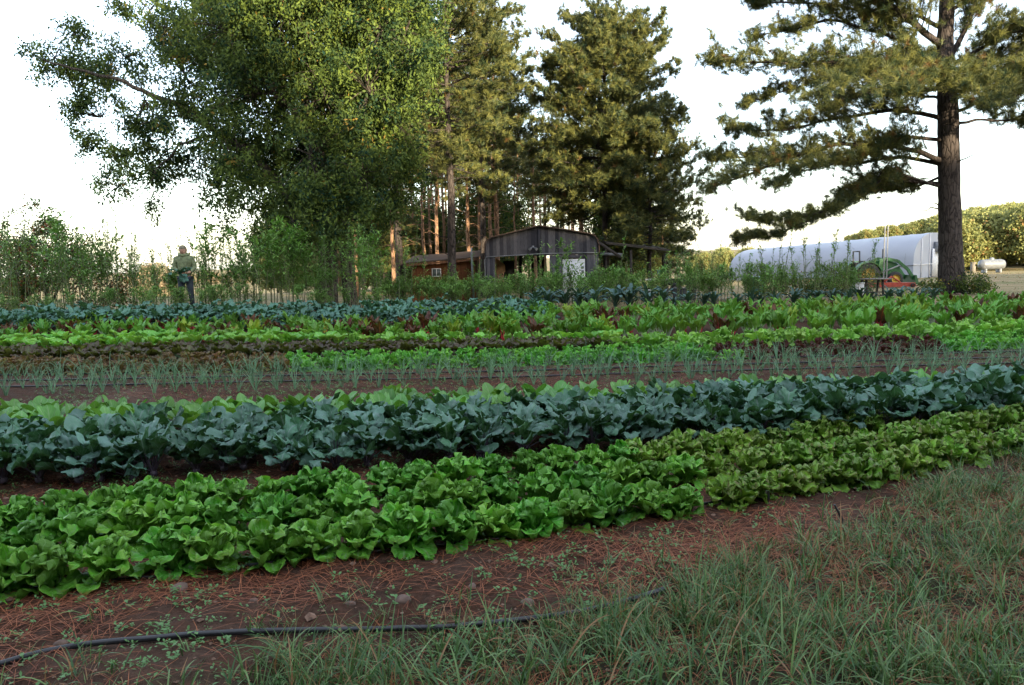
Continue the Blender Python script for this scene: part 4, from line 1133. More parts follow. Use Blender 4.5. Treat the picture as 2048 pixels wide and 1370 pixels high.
def shed():
    o0 = atx(1084, YS); gzv = o0[2]
    e = empty('garden_shed', o0); tag(e, 'weathered grey board shed with low arched roof, wide opening and white door', 'shed')
    def X(px, py=500): return at(px, py, YS)[0] - o0[0]
    def Zp(px, py): return at(px, py, YS)[2] - gzv
    roofline = [(970, 505), (971, 489), (975, 481), (984, 475.5), (1031, 464), (1078, 452.5), (1130, 460), (1178, 468), (1188, 472), (1193, 479), (1196, 490), (1197, 505)]
    out = [(X(a, b_), Zp(a, b_)) for a, b_ in roofline]
    zb = Zp(1084, 511)
    mb = MB(); prism(mb, [(out[0][0], zb)] + out + [(out[-1][0], zb)], 0, .06)
    mb.obj('gable_wall', M['boards'], e)
    # boards under the gable: a pier at each side and the wall with the door
    mb = MB(); box(mb, out[0][0], X(989), .005, .065, -.1, zb - .002); mb.obj('wall', M['boards'], e)
    dx0, dx1 = X(1124), X(1170); dz1 = Zp(1147, 518)
    mb = MB(); box(mb, X(1099), dx0, .005, .065, -.1, zb - .002); mb.obj('wall', M['boards'], e)
    mb = MB(); box(mb, dx1, out[-1][0], .005, .065, -.1, zb - .002); mb.obj('wall', M['boards'], e)
    mb = MB(); box(mb, dx0, dx1, .008, .062, dz1, zb - .003); mb.obj('lintel', M['boards'], e)
    # door, slightly proud, with panel edge and latch
    mb = MB(); box(mb, dx0 + .015, dx1 - .015, -.045, .0, .02, dz1 - .01); d = mb.obj('door', M['white'], e)
    mb = MB()
    for (a, b_) in ((.3, .42), (.48, .6)): box(mb, dx1 - .17, dx1 - .06, -.06, -.046, dz1 - b_, dz1 - a)
    mb.obj('latch', M['greymetal'], d)
    mb = MB()
    for z in (dz1 - .08, dz1 - .95): box(mb, dx0 + .03, dx1 - .03, -.052, -.046, z, z + .03)
    mb.obj('door_rail', M['white'], d)
    # roof sheet following the outline, 6 m deep
    mb = MB(); D = 6.0
    outer = np.array(out); n = len(outer); T_ = np.gradient(outer, axis=0); T_ /= np.linalg.norm(T_, axis=1)[:, None]
    Nn = np.stack([-T_[:, 1], T_[:, 0]], -1); o2 = outer + Nn * .05; i2 = outer + Nn * .004
    V = []
    for (pp, y) in ((i2, -.22), (o2, -.22), (o2, D), (i2, D)): V += [[p[0], y, p[1]] for p in pp]
    f = []
    for k in range(4):
        a, b_ = k * n, ((k + 1) % 4) * n
        for i in range(n - 1): f.append([a + i, a + i + 1, b_ + i + 1, b_ + i])
    mb.add(V, f); mb.obj('roof', M['rust'], e, smooth=False)
    # side walls and rear posts
    mb = MB(); box(mb, out[0][0] + .01, out[0][0] + .07, .08, D, -.1, out[0][1] - .05); mb.obj('side_wall', M['boards'], e)
    mb = MB(); box(mb, out[-1][0] - .07, out[-1][0] - .01, .08, D, -.1, out[-1][1] - .05); mb.obj('side_wall', M['boards'], e)
    for px in (1044, 1072, 1086):
        mb = MB(); xx = X(px) * 1.0; box(mb, xx - .07, xx + .07, D - .2, D - .05, -.1, out[3][1]); mb.obj('post', M['darkwood'], e)
    for px, yy in ((1090, 2.5),):
        mb = MB(); xx = X(px); box(mb, xx - .06, xx + .06, yy, yy + .12, -.1, zb); mb.obj('post', M['darkwood'], e)
    mb = MB(); xx0, xx1 = X(1006) , X(1028); box(mb, xx0, xx1, 1.5, 1.56, .6, Zp(1015, 522)); mb.obj('dark_panel', plain('black_panel', (.02, .018, .017), .7), e)
    mb = MB(); prism(mb, [(X(990), Zp(990, 516)), (X(1009), Zp(1009, 530)), (X(1009), Zp(1009, 545)), (X(990), Zp(990, 552))], 1.2, 1.24); mb.obj('plywood_panel', M['ply'], e)
    # conduit and floodlight
    mb = MB(); P = [(X(969), -.05, 0.5), (X(969), -.05, Zp(969, 520)), (X(972), -.05, Zp(972, 514)), (X(1040), -.05, Zp(1040, 510)), (X(1090), -.05, Zp(1090, 507)), (X(1196), -.05, Zp(1196, 505))]
    tube(mb, P, .02, 6); mb.obj('conduit', M['greymetal'], e)
    mb = MB(); xx, zz = X(1066), Zp(1066, 497); box(mb, xx - .05, xx + .05, -.08, 0, zz + .02, zz + .12)
    for s in (-1, 1): tube(mb, [[xx + s * .04, -.06, zz + .04], [xx + s * .1, -.14, zz], [xx + s * .15, -.22, zz - .03]], [.02, .04, .065], 10)
    mb.obj('floodlight', M['greymetal'], e)
    mb = MB(); beam(mb, (X(1078), -.03, Zp(1078, 458)), (X(1078), -.03, zb), .09, .04); mb.obj('trim_board', M['boards'], e)
shed()

def lean_to():
    b0 = atx(1268, 35.5)
    e = empty('lean_to_shelter', b0); tag(e, 'dark open-sided lean-to with flat sagging roof beside the shed', 'shelter')
    def Q(px, py, Y): return at(px, py, Y) - b0
    mb = MB()
    a, b_ = Q(1212, 488, 34.6), Q(1340, 503, 34.6); a2, b2 = Q(1212, 494, 39), Q(1336, 508, 39)
    a2 = a + [0, 4.2, .25]; b2 = b_ + [0, 4.2, .25]
    th = np.array([0, 0, .09])
    mb.add([a, b_, b2, a2, a + th, b_ + th, b2 + th, a2 + th], BOXF); mb.obj('roof', M['darkwood'], e, smooth=False)
    mb = MB(); beam(mb, Q(1198, 485, 34.3), Q(1242, 515, 34.3), .08, .12); mb.obj('rafter', M['darkwood'], e)
    mb = MB(); beam(mb, Q(1200, 508, 34.8), Q(1245, 509, 34.8), .07, .12); mb.obj('crossbeam', M['greymetal'], e)
    for (px, Y) in ((1212, 35), (1262, 34.8), (1330, 34.8), (1235, 38.5), (1326, 38.5)):
        p = Q(px, 500, Y); g_ = atx(px, Y)[2] - b0[2]
        mb = MB(); box(mb, p[0] - .05, p[0] + .05, p[1] - .05, p[1] + .05, g_ - .1, a[2] - .15 - (px - 1212) * .0026); mb.obj('post', M['darkwood'], e)
    mb = MB()
    for z in (.55, 1.0, 1.35): box(mb, Q(1203, 500, 37)[0], Q(1250, 500, 37)[0], 1.6, 1.66, z, z + .18)
    mb.obj('side_boards', M['darkwood'], e)
lean_to()

def cabin():
    # gable-roofed brown cabin seen behind the stalks
    Yc = 37.0; b0 = atx(884, Yc)
    e = empty('cabin', b0); tag(e, 'low orange-brown wooden cabin with small window left of the grey shed', 'cabin')
    x0 = at(822, 530, Yc)[0] - b0[0]; x1 = at(950, 520, Yc)[0] - b0[0]
    zl = at(822, 532, Yc + 2)[2] - b0[2]; zr = at(950, 521, Yc)[2] - b0[2]
    mb = MB(); prism(mb, [(x0, -.1), (x1, -.1), (x1, zr), (x0, zl)], 0, 3.2); mb.obj('wall', M['cabin'], e, smooth=False)
    mb = MB(); beam(mb, (x0 - .25, -.1, zl + .05), (x1 + .15, -.1, zr + .06), .4, .1); mb.obj('fascia_board', plain('orange_trim', (.20, .09, .045), .6), e, smooth=False)
    mb = MB(); v = [(x0 - .3, -.35, zl + .11), (x1 + .2, -.35, zr + .12), (x1 + .2, 3.5, zr + .45), (x0 - .3, 3.5, zl + .45)]
    v2 = [(a, b_, c + .06) for a, b_, c in v]; mb.add(v + v2, BOXF); mb.obj('roof', M['rust'], e, smooth=False)
    wx = at(873, 544, Yc)[0] - b0[0]; wz = at(873, 545, Yc)[2] - b0[2]
    mb = MB()
    for (a, b_, c, d) in ((-.22, .22, .16, .2), (-.22, .22, -.2, -.16), (-.22, -.18, -.16, .16), (.18, .22, -.16, .16), (-.015, .015, -.16, .16)):
        box(mb, wx + a, wx + b_, -.03, -.002, wz + c, wz + d)
    w = mb.obj('window', M['white'], e)
    mb = MB(); box(mb, wx - .18, wx + .18, -.015, -.002, wz - .16, wz + .16); mb.obj('pane', M['glassd'], w)
    mb = MB(); p = at(945, 495, Yc - .6) - b0; beam(mb, (p[0], -.6, -.1), (p[0] - .06, -.6, p[2]), .09, .05); mb.obj('downpipe', M['greymetal'], e)
cabin()

# ------------------------------------------------------------------ greenhouse (polytunnel)
def greenhouse():
    m, nt, b = newmat('white_greenhouse_film')
    n = noise(nt, .8, 4); nt.links.new(mixc(nt, ramp(nt, n, .3, .7), (.40, .44, .53), (.48, .52, .60)), b.inputs['Base Color'])
    b.inputs['Roughness'].default_value = .35
    tr = N(nt, 'ShaderNodeBsdfTranslucent'); tr.inputs[0].default_value = (.5, .53, .6, 1)
    mx = N(nt, 'ShaderNodeMixShader'); mx.inputs[0].default_value = .35
    nt.links.new(b.outputs[0], mx.inputs[1]); nt.links.new(tr.outputs[0], mx.inputs[2]); nt.links.new(mx.outputs[0], nt.nodes['Material Output'].inputs[0])
    film = m
    Rr = at(1872, 465, 60.0); ax = np.array([-.69, .72, 0]); pr = np.array([-.72, -.69, 0])
    g0 = at(1830, 556, 57)[2]
    Hh = Rr[2] - g0; Wh = 4.5; Ln = 15.0
    base = np.array([Rr[0], Rr[1], g0])
    rot = math.atan2(ax[1], ax[0])
    e = empty('greenhouse', base, rot); tag(e, 'long white arched plastic greenhouse standing in the open field', 'greenhouse')
    # local frame: x along the tunnel, y across (left-handed check: pr = rotated +y)
    sy = 1 if (math.cos(rot + math.pi / 2) * pr[0] + math.sin(rot + math.pi / 2) * pr[1]) > 0 else -1
    th = np.linspace(0, 1, 25)
    prof = []
    for t in th:
        a = math.pi * (1 - t); y = math.copysign(abs(math.cos(a)) ** .9, math.cos(a)) * Wh; z = .95 + (Hh - .95) * math.sin(a) ** .72
        prof.append((y, z))
    drop = -.06
    def P(x, y, z): return (x, y * sy, z + drop * x)
    xs = np.linspace(0, Ln, 40); V = [P(x, y, z * (1 + .006 * math.sin(x * 6.28 / 1.2))) for x in xs for y, z in prof]; n = len(prof)
    f = [[i * n + j, i * n + j + 1, (i + 1) * n + j + 1, (i + 1) * n + j] for i in range(len(xs) - 1) for j in range(n - 1)]
    mb = MB(); mb.add(V, f); mb.obj('roof_film', film, e)
    for s in (-1, 1):     # side curtains with a gap above the hip board
        mb = MB()
        for a, b_ in (((0, Ln),) if s == -1 else ((0, 3.4), (9.6, 11.0), (12.8, Ln))):
            mb = MB(); mb.add([P(a, s * Wh, -.1), P(b_, s * Wh, -.1), P(b_, s * Wh, .9), P(a, s * Wh, .9)], [[0, 1, 2, 3]]); mb.obj('side_curtain', film, e)
        mb = MB(); bar(mb, P(0, s * (Wh + .03), .93), P(Ln, s * (Wh + .03), .93), .045); mb.obj('hip_rail', M['greymetal'], e)
    for x, nm in ((0, 'end_wall'), (Ln, 'end_wall')):
        mb = MB(); mb.add([P(x, y, z) for y, z in prof] + [P(x, Wh, -.1), P(x, -Wh, -.1)], [list(range(n + 2))]); w = mb.obj(nm, film, e, smooth=False)
        if x == 0:
            mb = MB()
            for y in (-3, -1.3, 1.3, 3): beam(mb, P(-.04, y, -.1), P(-.04, y, .95 + (Hh - .95) * math.sqrt(max(0, 1 - (y / Wh) ** 2)) ** .72), .06, .05)
            beam(mb, P(-.05, -Wh, .95), P(-.05, Wh, .95), .05, .05)
            mb.obj('end_framing', M['white'], w)
            mb = MB(); box(mb, -.12, -.06, -.9, .9, 0, 2.1); mb.obj('door', plain('greenhouse_door', (.55, .58, .62), .5), e)
            mb = MB(); p = P(-.2, -.3, Hh - .6); box(mb, -.5, -.05, -.45, .45, Hh - 1.5, Hh - .7); bar(mb, (-.3, -.4, 0), (-.3, -.4, Hh + .3), .04); mb.obj('vent_box', M['greymetal'], e)
    for x in np.linspace(.6, Ln - .6, 12):
        mb = MB(); tube(mb, [P(x, y, z * .985) for y, z in prof], .014, 4); mb.obj('hoop', M['greymetal'], e)
greenhouse()

# ------------------------------------------------------------------ tractor
def tractor():
    Yt = 46.0; c = atx(1752, Yt); e = empty('tractor', c); tag(e, 'green farm tractor with yellow wheels and front loader parked before the greenhouse', 'tractor')
    grn = plain('green_paint', (.014, .10, .028), .5, nz=(5, .4)); yel = plain('yellow_paint', (.42, .28, .03), .6, nz=(9, .4)); rub = plain('tyre_rubber', (.02, .02, .02), .8); red = plain('red_paint', (.26, .035, .02), .7, nz=(6, .5))
    def wh(x, y, r, w):
        t = MB(); ri = MB(); wheel(t, ri, (x, y, r), (0, 1, 0), r, w); W_ = empty('wheel'); W_.parent = e; t.obj('tyre', rub, W_); ri.obj('rim', yel, W_)
    for y in (-.75, .75): wh(-.85, y, .68, .38); wh(.75, y, .42, .26)
    mb = MB(); prism(mb, [(-.3, .75), (1.05, .62), (1.2, .72), (1.22, 1.15), (1.0, 1.36), (.3, 1.5), (-.3, 1.5)], -.32, .32); mb.obj('hood', grn, e, smooth=False)
    mb = MB(); box(mb, -1.1, -.25, -.35, .35, .55, .95); box(mb, -.3, 1.0, -.18, .18, .45, .66); mb.obj('chassis', grn, e)
    for s in (-1, 1):
        mb = MB(); a = np.linspace(.2, 2.9, 9); pts = [(-.85 + .8 * math.cos(t), .68 + .8 * math.sin(t)) for t in a]; pts2 = [(-.85 + .74 * math.cos(t), .68 + .74 * math.sin(t)) for t in a[::-1]]
        for i in range(8): prism(mb, [pts[i], pts[i + 1], pts2[7 - i], pts2[8 - i]], s * .75 - .2, s * .75 + .2)
        mb.obj('fender', grn, e, smooth=False)
        mb = MB()
        P = [(-.15, s * .5, .75), (-.05, s * .5, 1.45), (.3, s * .5, 1.6), (1.0, s * .5, 1.45), (1.6, s * .5, .95), (1.95, s * .5, .4)]
        for i in range(len(P) - 1): beam(mb, P[i], P[i + 1], .09, .17)
        mb.obj('loader_arm', grn, e, smooth=False)
        mb = MB(); beam(mb, (.1, s * .5, .8), (1.1, s * .5, 1.2), .05, .07); mb.obj('hydraulic_ram', M['greymetal'], e)
        mb = MB(); beam(mb, (-1.15, s * .42, .8), (-1.2, s * .42, 2.05), .07, .07)
        if s == 1: beam(mb, (-1.2, -.42, 2.05), (-1.2, .42, 2.05), .07, .07)
        mb.obj('roll_bar', M['black'], e)
    mb = MB(); prism(mb, [(1.9, .12), (2.45, .05), (2.5, .1), (2.1, .2), (1.98, .62), (1.9, .62)], -.8, .8); mb.obj('bucket', plain('dark_green_paint', (.02, .09, .03), .5), e, smooth=False)
    mb = MB(); box(mb, -.85, -.35, -.28, .28, .95, 1.08); box(mb, -.93, -.83, -.28, .28, 1.05, 1.5); mb.obj('seat', rub, e)
    mb = MB(); tube(mb, [[-.32, 0, 1.3], [-.42, 0, 1.55]], .02, 6); a = np.linspace(0, 2 * math.pi, 16); tube(mb, [[-.45 + .07 * math.cos(t), .17 * math.sin(t), 1.56 + .1 * math.cos(t)] for t in a], .015, 5); mb.obj('steering_wheel', rub, e)
    mb = MB(); tube(mb, [[.45, .2, 1.45], [.45, .2, 2.15]], .035, 8); mb.obj('exhaust', M['black'], e)
    # red flail mower beside it
    c2 = atx(1783, Yt - 2.2); m_ = empty('red_implement', c2); tag(m_, 'low red farm implement lying on the ground by the tractor', 'farm implement')
    mb = MB(); prism(mb, [(-1.25, .05), (1.25, .05), (1.15, .26), (-1.15, .30)], -.35, .35); mb.obj('deck', red, m_, smooth=False)
    mb = MB(); beam(mb, (-.5, 0, .28), (0, 0, .62), .07, .07); beam(mb, (.5, 0, .28), (0, 0, .62), .07, .07); mb.obj('hitch_frame', red, m_)
    mb = MB(); ri = MB()
    for x in (-1.0, 1.0): wheel(mb, ri, (x, -.42, .12), (0, 1, 0), .12, .08)
    mb.obj('wheels', rub, m_)
tractor()

# ------------------------------------------------------------------ tank, table, bins and other small things
def tank():
    Yk = 84.0; c = atx(1982, Yk); k = Yk / F
    e = empty('gas_tank', c, .12); tag(e, 'silver horizontal gas tank on low supports at the wood edge', 'tank')
    x = np.linspace(-1, 1, 15); prof = [(.55 * (1 - max(0, (abs(t) - .72) / .28) ** 2.2) ** .5 if abs(t) < 1 else .01) for t in x]
    zc = .95
    mb = MB(); tube(mb, [[t * 1.5, 0, zc] for t in x], np.maximum(prof, .01), 20); mb.obj('shell', plain('silver_paint', (.13, .14, .155), .4, nz=(3, .2)), e)
    mb = MB(); tube(mb, [[0, 0, zc + .5], [0, 0, zc + .68], [0, 0, zc + .75]], [.22, .22, .05], 14); mb.obj('dome', M['greymetal'], e)
    for s in (-1, 1):
        mb = MB(); box(mb, s * .85 - .08, s * .85 + .08, -.35, .35, -.05, .52); mb.obj('support', M['greymetal'], e)
    p = atx(1945, 80); q = empty('gate_post', p); tag(q, 'short pale post standing beside the silver tank', 'post')
    mb = MB(); box(mb, -.18, .18, -.18, .18, -.1, 1.15); box(mb, -.22, .22, -.22, .22, 1.15, 1.22); mb.obj('shaft', plain('pale_concrete', (.15, .135, .11), .9), q)
tank()

def table():
    Y = 31.0; c = atx(1745, Y); e = empty('plank_table', c); tag(e, 'grey plank table on dark trestle legs beside the bushes', 'table')
    mb = MB()
    zt = at(1745, 566, Y)[2] - c[2]
    zt = max(.72, zt)
    for k in range(4): box(mb, -.62, .62, -.36 + k * .18, -.19 + k * .18, zt - .045, zt)
    mb.obj('tabletop', M['darkwood'] and plain('grey_planks', (.20, .18, .16), .85), e)
    for x in (-.35, .3):
        for s in (-1, 1):
            mb = MB(); beam(mb, (x, s * .3, 0), (x + .02, s * .18, zt - .05), .07, .06); mb.obj('leg', M['darkwood'], e)
    mb = MB(); box(mb, -.55, .75, -.28, -.1, .16, .2); mb.obj('stretcher', M['darkwood'], e)
    b = atx(1716, Y - .3); q = empty('white_crate', b); tag(q, 'white boxy bin standing against the plank table', 'bin')
    mb = MB()
    box(mb, -.17, .17, -.17, .17, .0, .52); mb.obj('body', M['white'], q); mb = MB(); box(mb, -.19, .19, -.19, .19, .52, .56); mb.obj('rim', M['white'], q)
    mb = MB(); box(mb, -.06, .06, -.18, -.172, .2, .28); mb.obj('hand_hole', M['black'], q)
table()

def drum(px, Y, r, h, mat, name, label, cat, lift=0.0, group=None):
    p = atx(px, Y); e = empty(name, p + [0, 0, lift]); tag(e, label, cat, group)
    mb = MB(); tube(mb, [[0, 0, 0], [0, 0, h * .05], [0, 0, h * .5], [0, 0, h * .95], [0, 0, h]], [r * .88, r * .94, r, r * 1.02, r * 1.06], 20); mb.obj('body', mat, e)
    mb = MB(); a = np.linspace(0, 2 * math.pi, 24); tube(mb, [[r * 1.07 * math.cos(t), r * 1.07 * math.sin(t), h * .96] for t in a], .012, 5, cap=False); mb.obj('rim', mat, e)
blue = plain('blue_plastic', (.02, .07, .30), .4); teal = plain('teal_plastic', (.02, .14, .18), .4)
drum(1322, 31, .14, .30, blue, 'blue_bucket', 'small blue bucket on the work bench under the lean-to', 'bucket', .93)
drum(1297, 28.5, .13, .42, M['white'], 'white_bucket', 'white bucket on the ground before the lean-to', 'bucket')
drum(1512, 40, .42, .9, teal, 'teal_barrel', 'teal round barrel among bushes before the greenhouse', 'barrel')
drum(1360, 30.5, .28, .5, plain('dark_tub', (.03, .035, .045), .6), 'dark_tub', 'dark plastic tub past the end of the lean-to', 'tub')
drum(1380, 30.8, .25, .45, plain('dark_tub', (.035, .035, .04), .6), 'dark_tub', 'wider dark tub nearer the open field', 'tub')
def bench():
    Y = 31.5; c = atx(1292, Y); e = empty('work_bench', c); tag(e, 'pale-topped work bench standing under the lean-to', 'bench')
    mb = MB(); box(mb, -.85, .85, -.3, .3, .86, .91); mb.obj('bench_top', plain('pale_board', (.42, .40, .36), .7), e)
    for x in (-.78, .78):
        for y in (-.25, .25):
            mb = MB(); box(mb, x - .04, x + .04, y - .04, y + .04, -.05, .859); mb.obj('leg', M['darkwood'], e)
bench()
def trailer():
    Y = 42.0; c = atx(1365, Y); e = empty('flat_trailer', c); tag(e, 'dark flatbed trailer parked between lean-to and greenhouse', 'trailer')
    mb = MB(); box(mb, -1.1, 1.1, -.6, .6, .5, .62); box(mb, -1.1, 1.1, -.6, -.56, .62, .85); mb.obj('bed', M['darkwood'], e)
    t = MB(); r_ = MB()
    for x in (-.5, .3): 
        t = MB(); r_ = MB(); wheel(t, r_, (x, -.68, .3), (0, 1, 0), .3, .18); W_ = empty('wheel'); W_.parent = e; t.obj('tyre', M['black'], W_); r_.obj('rim', M['greymetal'], W_)
    mb = MB(); bar(mb, (1.1, 0, .5), (1.9, 0, .42), .04); mb.obj('drawbar', M['greymetal'], e)
trailer()
for (px, dx, lb) in ((1767, 0, 'thin tall pole rising before the tractor'), (1773, 0, 'second thin pole rising beside its twin before the tractor')):
    p = atx(px, 44); top = at(px, 452, 44); mb = MB(); bar(mb, (0, 0, -.2), (0, 0, top[2] - p[2]), .03, 8)
    o = mb.obj('thin_pole', M['greymetal']); o.location = tuple(p); tag(o, lb, 'pole')

# bushes round the table, the pine foot and the greenhouse
def bush(px, Y, w, h, label, leafm='oakleaf', name='bush', L=.09, Wd=.022, n=60, group=None, yel=.04):
    p = atx(px, Y); tb = MB(); cb = MB()
    for k in range(9):
        a = U_(0, 6.28); tip = np.array([math.cos(a) * w * U_(.3, .9), math.sin(a) * w * U_(.3, .9), h * U_(.5, 1)]); tube(tb, curve_pts((0, 0, -.05), tip, .05, 5, .08), np.linspace(.015, .004, 5), 4, cap=False)
    q = rng.normal(0, 1, (n, 3)); q /= np.linalg.norm(q, axis=1)[:, None]; q *= rng.uniform(.2, 1, (n, 1)) ** .5; q *= [w, w, h * .5]; q[:, 2] += h * .5
    leaves_at(cb, q, 26, .09, L, Wd, .1, autumn=yel)
    e = empty(name, p); tag(e, label, 'bush', group); tb.obj('stem', M['stalk'], e); cb.obj('foliage', M[leafm], e)
bush(1682, 31, .85, 1.15, 'rounded dark green bush just beside the plank table', n=90, leafm='rustleaf')
bush(1640, 32, .8, .8, 'lower spreading bush between the two taller bushes before the greenhouse', n=70)
bush(1600, 33, .8, 1.0, 'loose bush under the middle of the greenhouse', n=70)
bush(1535, 33, 1.0, 1.0, 'wide dark bush hiding the far foot of the greenhouse', n=90)
bush(1722, 37, 1.0, 1.35, 'yellowish bush partly hiding the rear wheel of the tractor', n=90, leafm='rustleaf')
bush(1940, 27.4, .55, .8, 'dark bushy shrub at the foot of the big pine', n=50)
bush(1862, 27.4, .4, .5, 'small weedy shrub on the greenhouse side of the big pine', n=26)
bush(1965, 27, .35, .45, 'low straggly shrub just past the big pine', n=22)

# logs and stones at the pine's foot, dry grass tufts
def stone(p, r, label, flat=.6, mat='stone', name='stone'):
    mb = MB(); n = 14; m_ = 9; r = r * .85
    V = []
    ph = rng.uniform(0, 6, 3)
    for i in range(m_):
        t = math.pi * i / (m_ - 1)
        for j in range(n):
            a = 2 * math.pi * j / n; k = 1 + .16 * math.sin(2 * a + ph[0]) + .10 * math.sin(3 * a + ph[1] + t * 2) + rng.uniform(-.05, .05)
            V.append((math.sin(t) * math.cos(a) * k * r, math.sin(t) * math.sin(a) * k * r * .8, math.cos(t) * r * flat))
    f = [[i * n + j, (i + 1) * n + j, (i + 1) * n + (j + 1) % n, i * n + (j + 1) % n] for i in range(m_ - 1) for j in range(n)]
    mb.add(V, f); o = mb.obj(name, M[mat]); o.location = (float(p[0]), float(p[1]), float(gz(p[0], p[1])) + r * flat * .25); o.rotation_euler = (0, 0, U_(0, 6)); tag(o, label, 'stone')
for (px, py, r, lb) in ((357, 1186, .062, 'flat brown stone beside the front lettuce row'), (507, 1200, .025, 'small pale pink stone near the flat brown one'), (806, 1196, .048, 'low half-buried stone on the bare soil'), (1056, 1211, .038, 'round grey-brown stone by the grass edge'),
                        (122, 1290, .03, 'reddish pointed stone near the black pipe'), (1215, 737, .06, 'pale stone lying among the onions'), (945, 1170, .03, 'small stone close to the lettuces'), (1480, 1108, .03, 'brown pebble where the grass thins out'), (700, 1215, .03, 'rough clod-like stone between pipe and lettuces')):
    stone(ground(px, py), r, lb)
for (px, Y, r, lb) in ((1905, 26.8, .09, 'pale broken stone at the foot of the big pine'), (1918, 26.6, .11, 'larger whitish stone at the foot of the big pine'), (1893, 27, .07, 'small stone against the pine roots')):
    stone(atx(px, Y), r, lb)

# ------------------------------------------------------------------ hose and drip lines
def pipe(pts, r, name, label, cat, lift=.0, n=60, grp=None, wob=.006):
    P = np.array([ground(a, b_)[:2] for a, b_ in pts]); s = np.linspace(0, 1, len(P)); q = np.linspace(0, 1, n)
    # smooth the polyline
    X = np.interp(q, s, P[:, 0]); Y = np.interp(q, s, P[:, 1])
    k = np.ones(7) / 7
    Xs = np.convolve(np.pad(X, 3, mode='reflect', reflect_type='odd'), k, 'valid'); Ys = np.convolve(np.pad(Y, 3, mode='reflect', reflect_type='odd'), k, 'valid')
    Z = gz(Xs, Ys); Z = np.convolve(np.pad(Z, 5, mode='edge'), np.ones(11) / 11, 'valid') + r + lift
    V = np.stack([Xs, Ys, Z], -1)
    off = V[0].copy(); mb = MB(); tube(mb, V - off, r, 10); o = mb.obj(name, M['black']); o.location = tuple(off); tag(o, label, cat, grp); return o
pipe([(-60, 1352), (0, 1340), (110, 1312), (250, 1292), (400, 1279), (600, 1270), (800, 1264), (940, 1259), (1100, 1243), (1230, 1221), (1330, 1190)], .0125, 'water_pipe', 'black plastic water pipe curving across the bare soil', 'pipe', .008)
pipe([(1960, 1372), (1975, 1358), (1995, 1354), (2060, 1352), (2120, 1356)], .012, 'water_pipe', 'short end of black pipe in the grass at the lower right corner', 'pipe', .012)
pipe([(-60, 1190), (300, 1160), (700, 1113), (1050, 1072), (1350, 1020), (1650, 972), (1900, 925)], .009, 'drip_line', 'black drip line along the foot of the front lettuces', 'hose', .003)
for k, lb in enumerate(('black drip line nearest the collards', 'black drip line between the onion rows', 'black drip line by the rear onion row')):
    pipe([(a, b_ - 6 - 12 * k) for a, b_ in O1], .011, 'drip_line', lb, 'hose', .003, wob=0)
p = ground(1680, 1062); mb = MB(); tube(mb, [[0, 0, 0], [.01, 0, .06], [-.02, .01, .12], [-.03, .01, .14]], [.008, .008, .007, .006], 8)
o = mb.obj('drip_stake', M['black']); o.location = (float(p[0]), float(p[1]), float(gz(p[0], p[1]))); tag(o, 'bent black plastic stake sticking up from the soil by the grass', 'stake')
p = ground(1537, 1010); mb = MB(); tube(mb, [[0, 0, 0], [0, 0, .06], [.01, 0, .10]], [.007, .007, .005], 8)
o = mb.obj('drip_stake', M['black']); o.location = (float(p[0]), float(p[1]), float(gz(p[0], p[1]))); tag(o, 'short black stake close against the red-tipped lettuces', 'stake')

# ------------------------------------------------------------------ straw, grass, weeds on the near soil
def scatter_screen(n, x0, x1, y0, y1):
    """ground points spread evenly over the near ground (world area), kept where the camera or a nearby camera sees them"""
    A = ground(x0, y1); 
    X = rng.uniform(-5.5, 8.5, n * 3); Y = rng.uniform(2.1, 9.5, n * 3)
    return X, Y

FR = np.array([ground(a, b_, .2)[:2] for a, b_ in A_]); FR = FR[np.argsort(FR[:, 0])]
def front_y(x): return np.interp(x, FR[:, 0], FR[:, 1]) - .14
def needles_litter():
    n = 230000
    X = rng.uniform(-5, 8.5, n); Y = rng.uniform(2.0, 11, n)
    cl = fbm(X, Y, 1.6, 21, 3); fy = front_y(X)
    near_row = np.exp(-((Y - fy + .25) / .45) ** 2)
    keep = (rng.random(n) < np.clip((cl - .38) * 2.6 + near_row * .45, .06, .95)) & ~((Y > fy + .1) & (rng.random(n) < .72))
    keep &= Y > 1.9
    X, Y = X[keep], Y[keep]; n = len(X)
    mb = MB(); az = rng.uniform(0, np.pi * 2, n) ; L = rng.uniform(.10, .21, n); t = rng.normal(.0, .06, n); w = .0012
    d = np.stack([np.cos(az), np.sin(az), np.zeros(n)], -1); s = np.stack([-np.sin(az), np.cos(az), np.zeros(n)], -1)
    Z = gz(X, Y) + rng.uniform(.002, .014, n)
    b0 = np.stack([X, Y, Z], -1); bend = rng.normal(0, .015, n)[:, None]
    X2 = X + d[:, 0] * L; Y2 = Y + d[:, 1] * L; e = np.stack([X2, Y2, gz(X2, Y2) + rng.uniform(.002, .02, n)], -1)
    mid = (b0 + e) / 2 + s * (bend * L[:, None]) + [0, 0, .006]
    up = np.array([0, 0, w * 1.2])
    V = np.stack([b0 - s * w, b0 + s * w, mid + s * w + up, mid - s * w + up, e + s * w * .3, e - s * w * .3], 1).reshape(-1, 3)
    i = np.arange(n)[:, None] * 6
    f = np.concatenate([i + [0, 3, 2, 1], i + [3, 5, 4, 2]])
    col = np.repeat(np.stack([rng.random(n), np.zeros(n), np.zeros(n)], -1), 6, 0)
    mb.add(V, f, 0, col); o = mb.obj('pine_straw', M['straw']); tag(o, 'red-brown fallen pine needles littering the bare soil', 'pine straw', kind='stuff')
needles_litter()

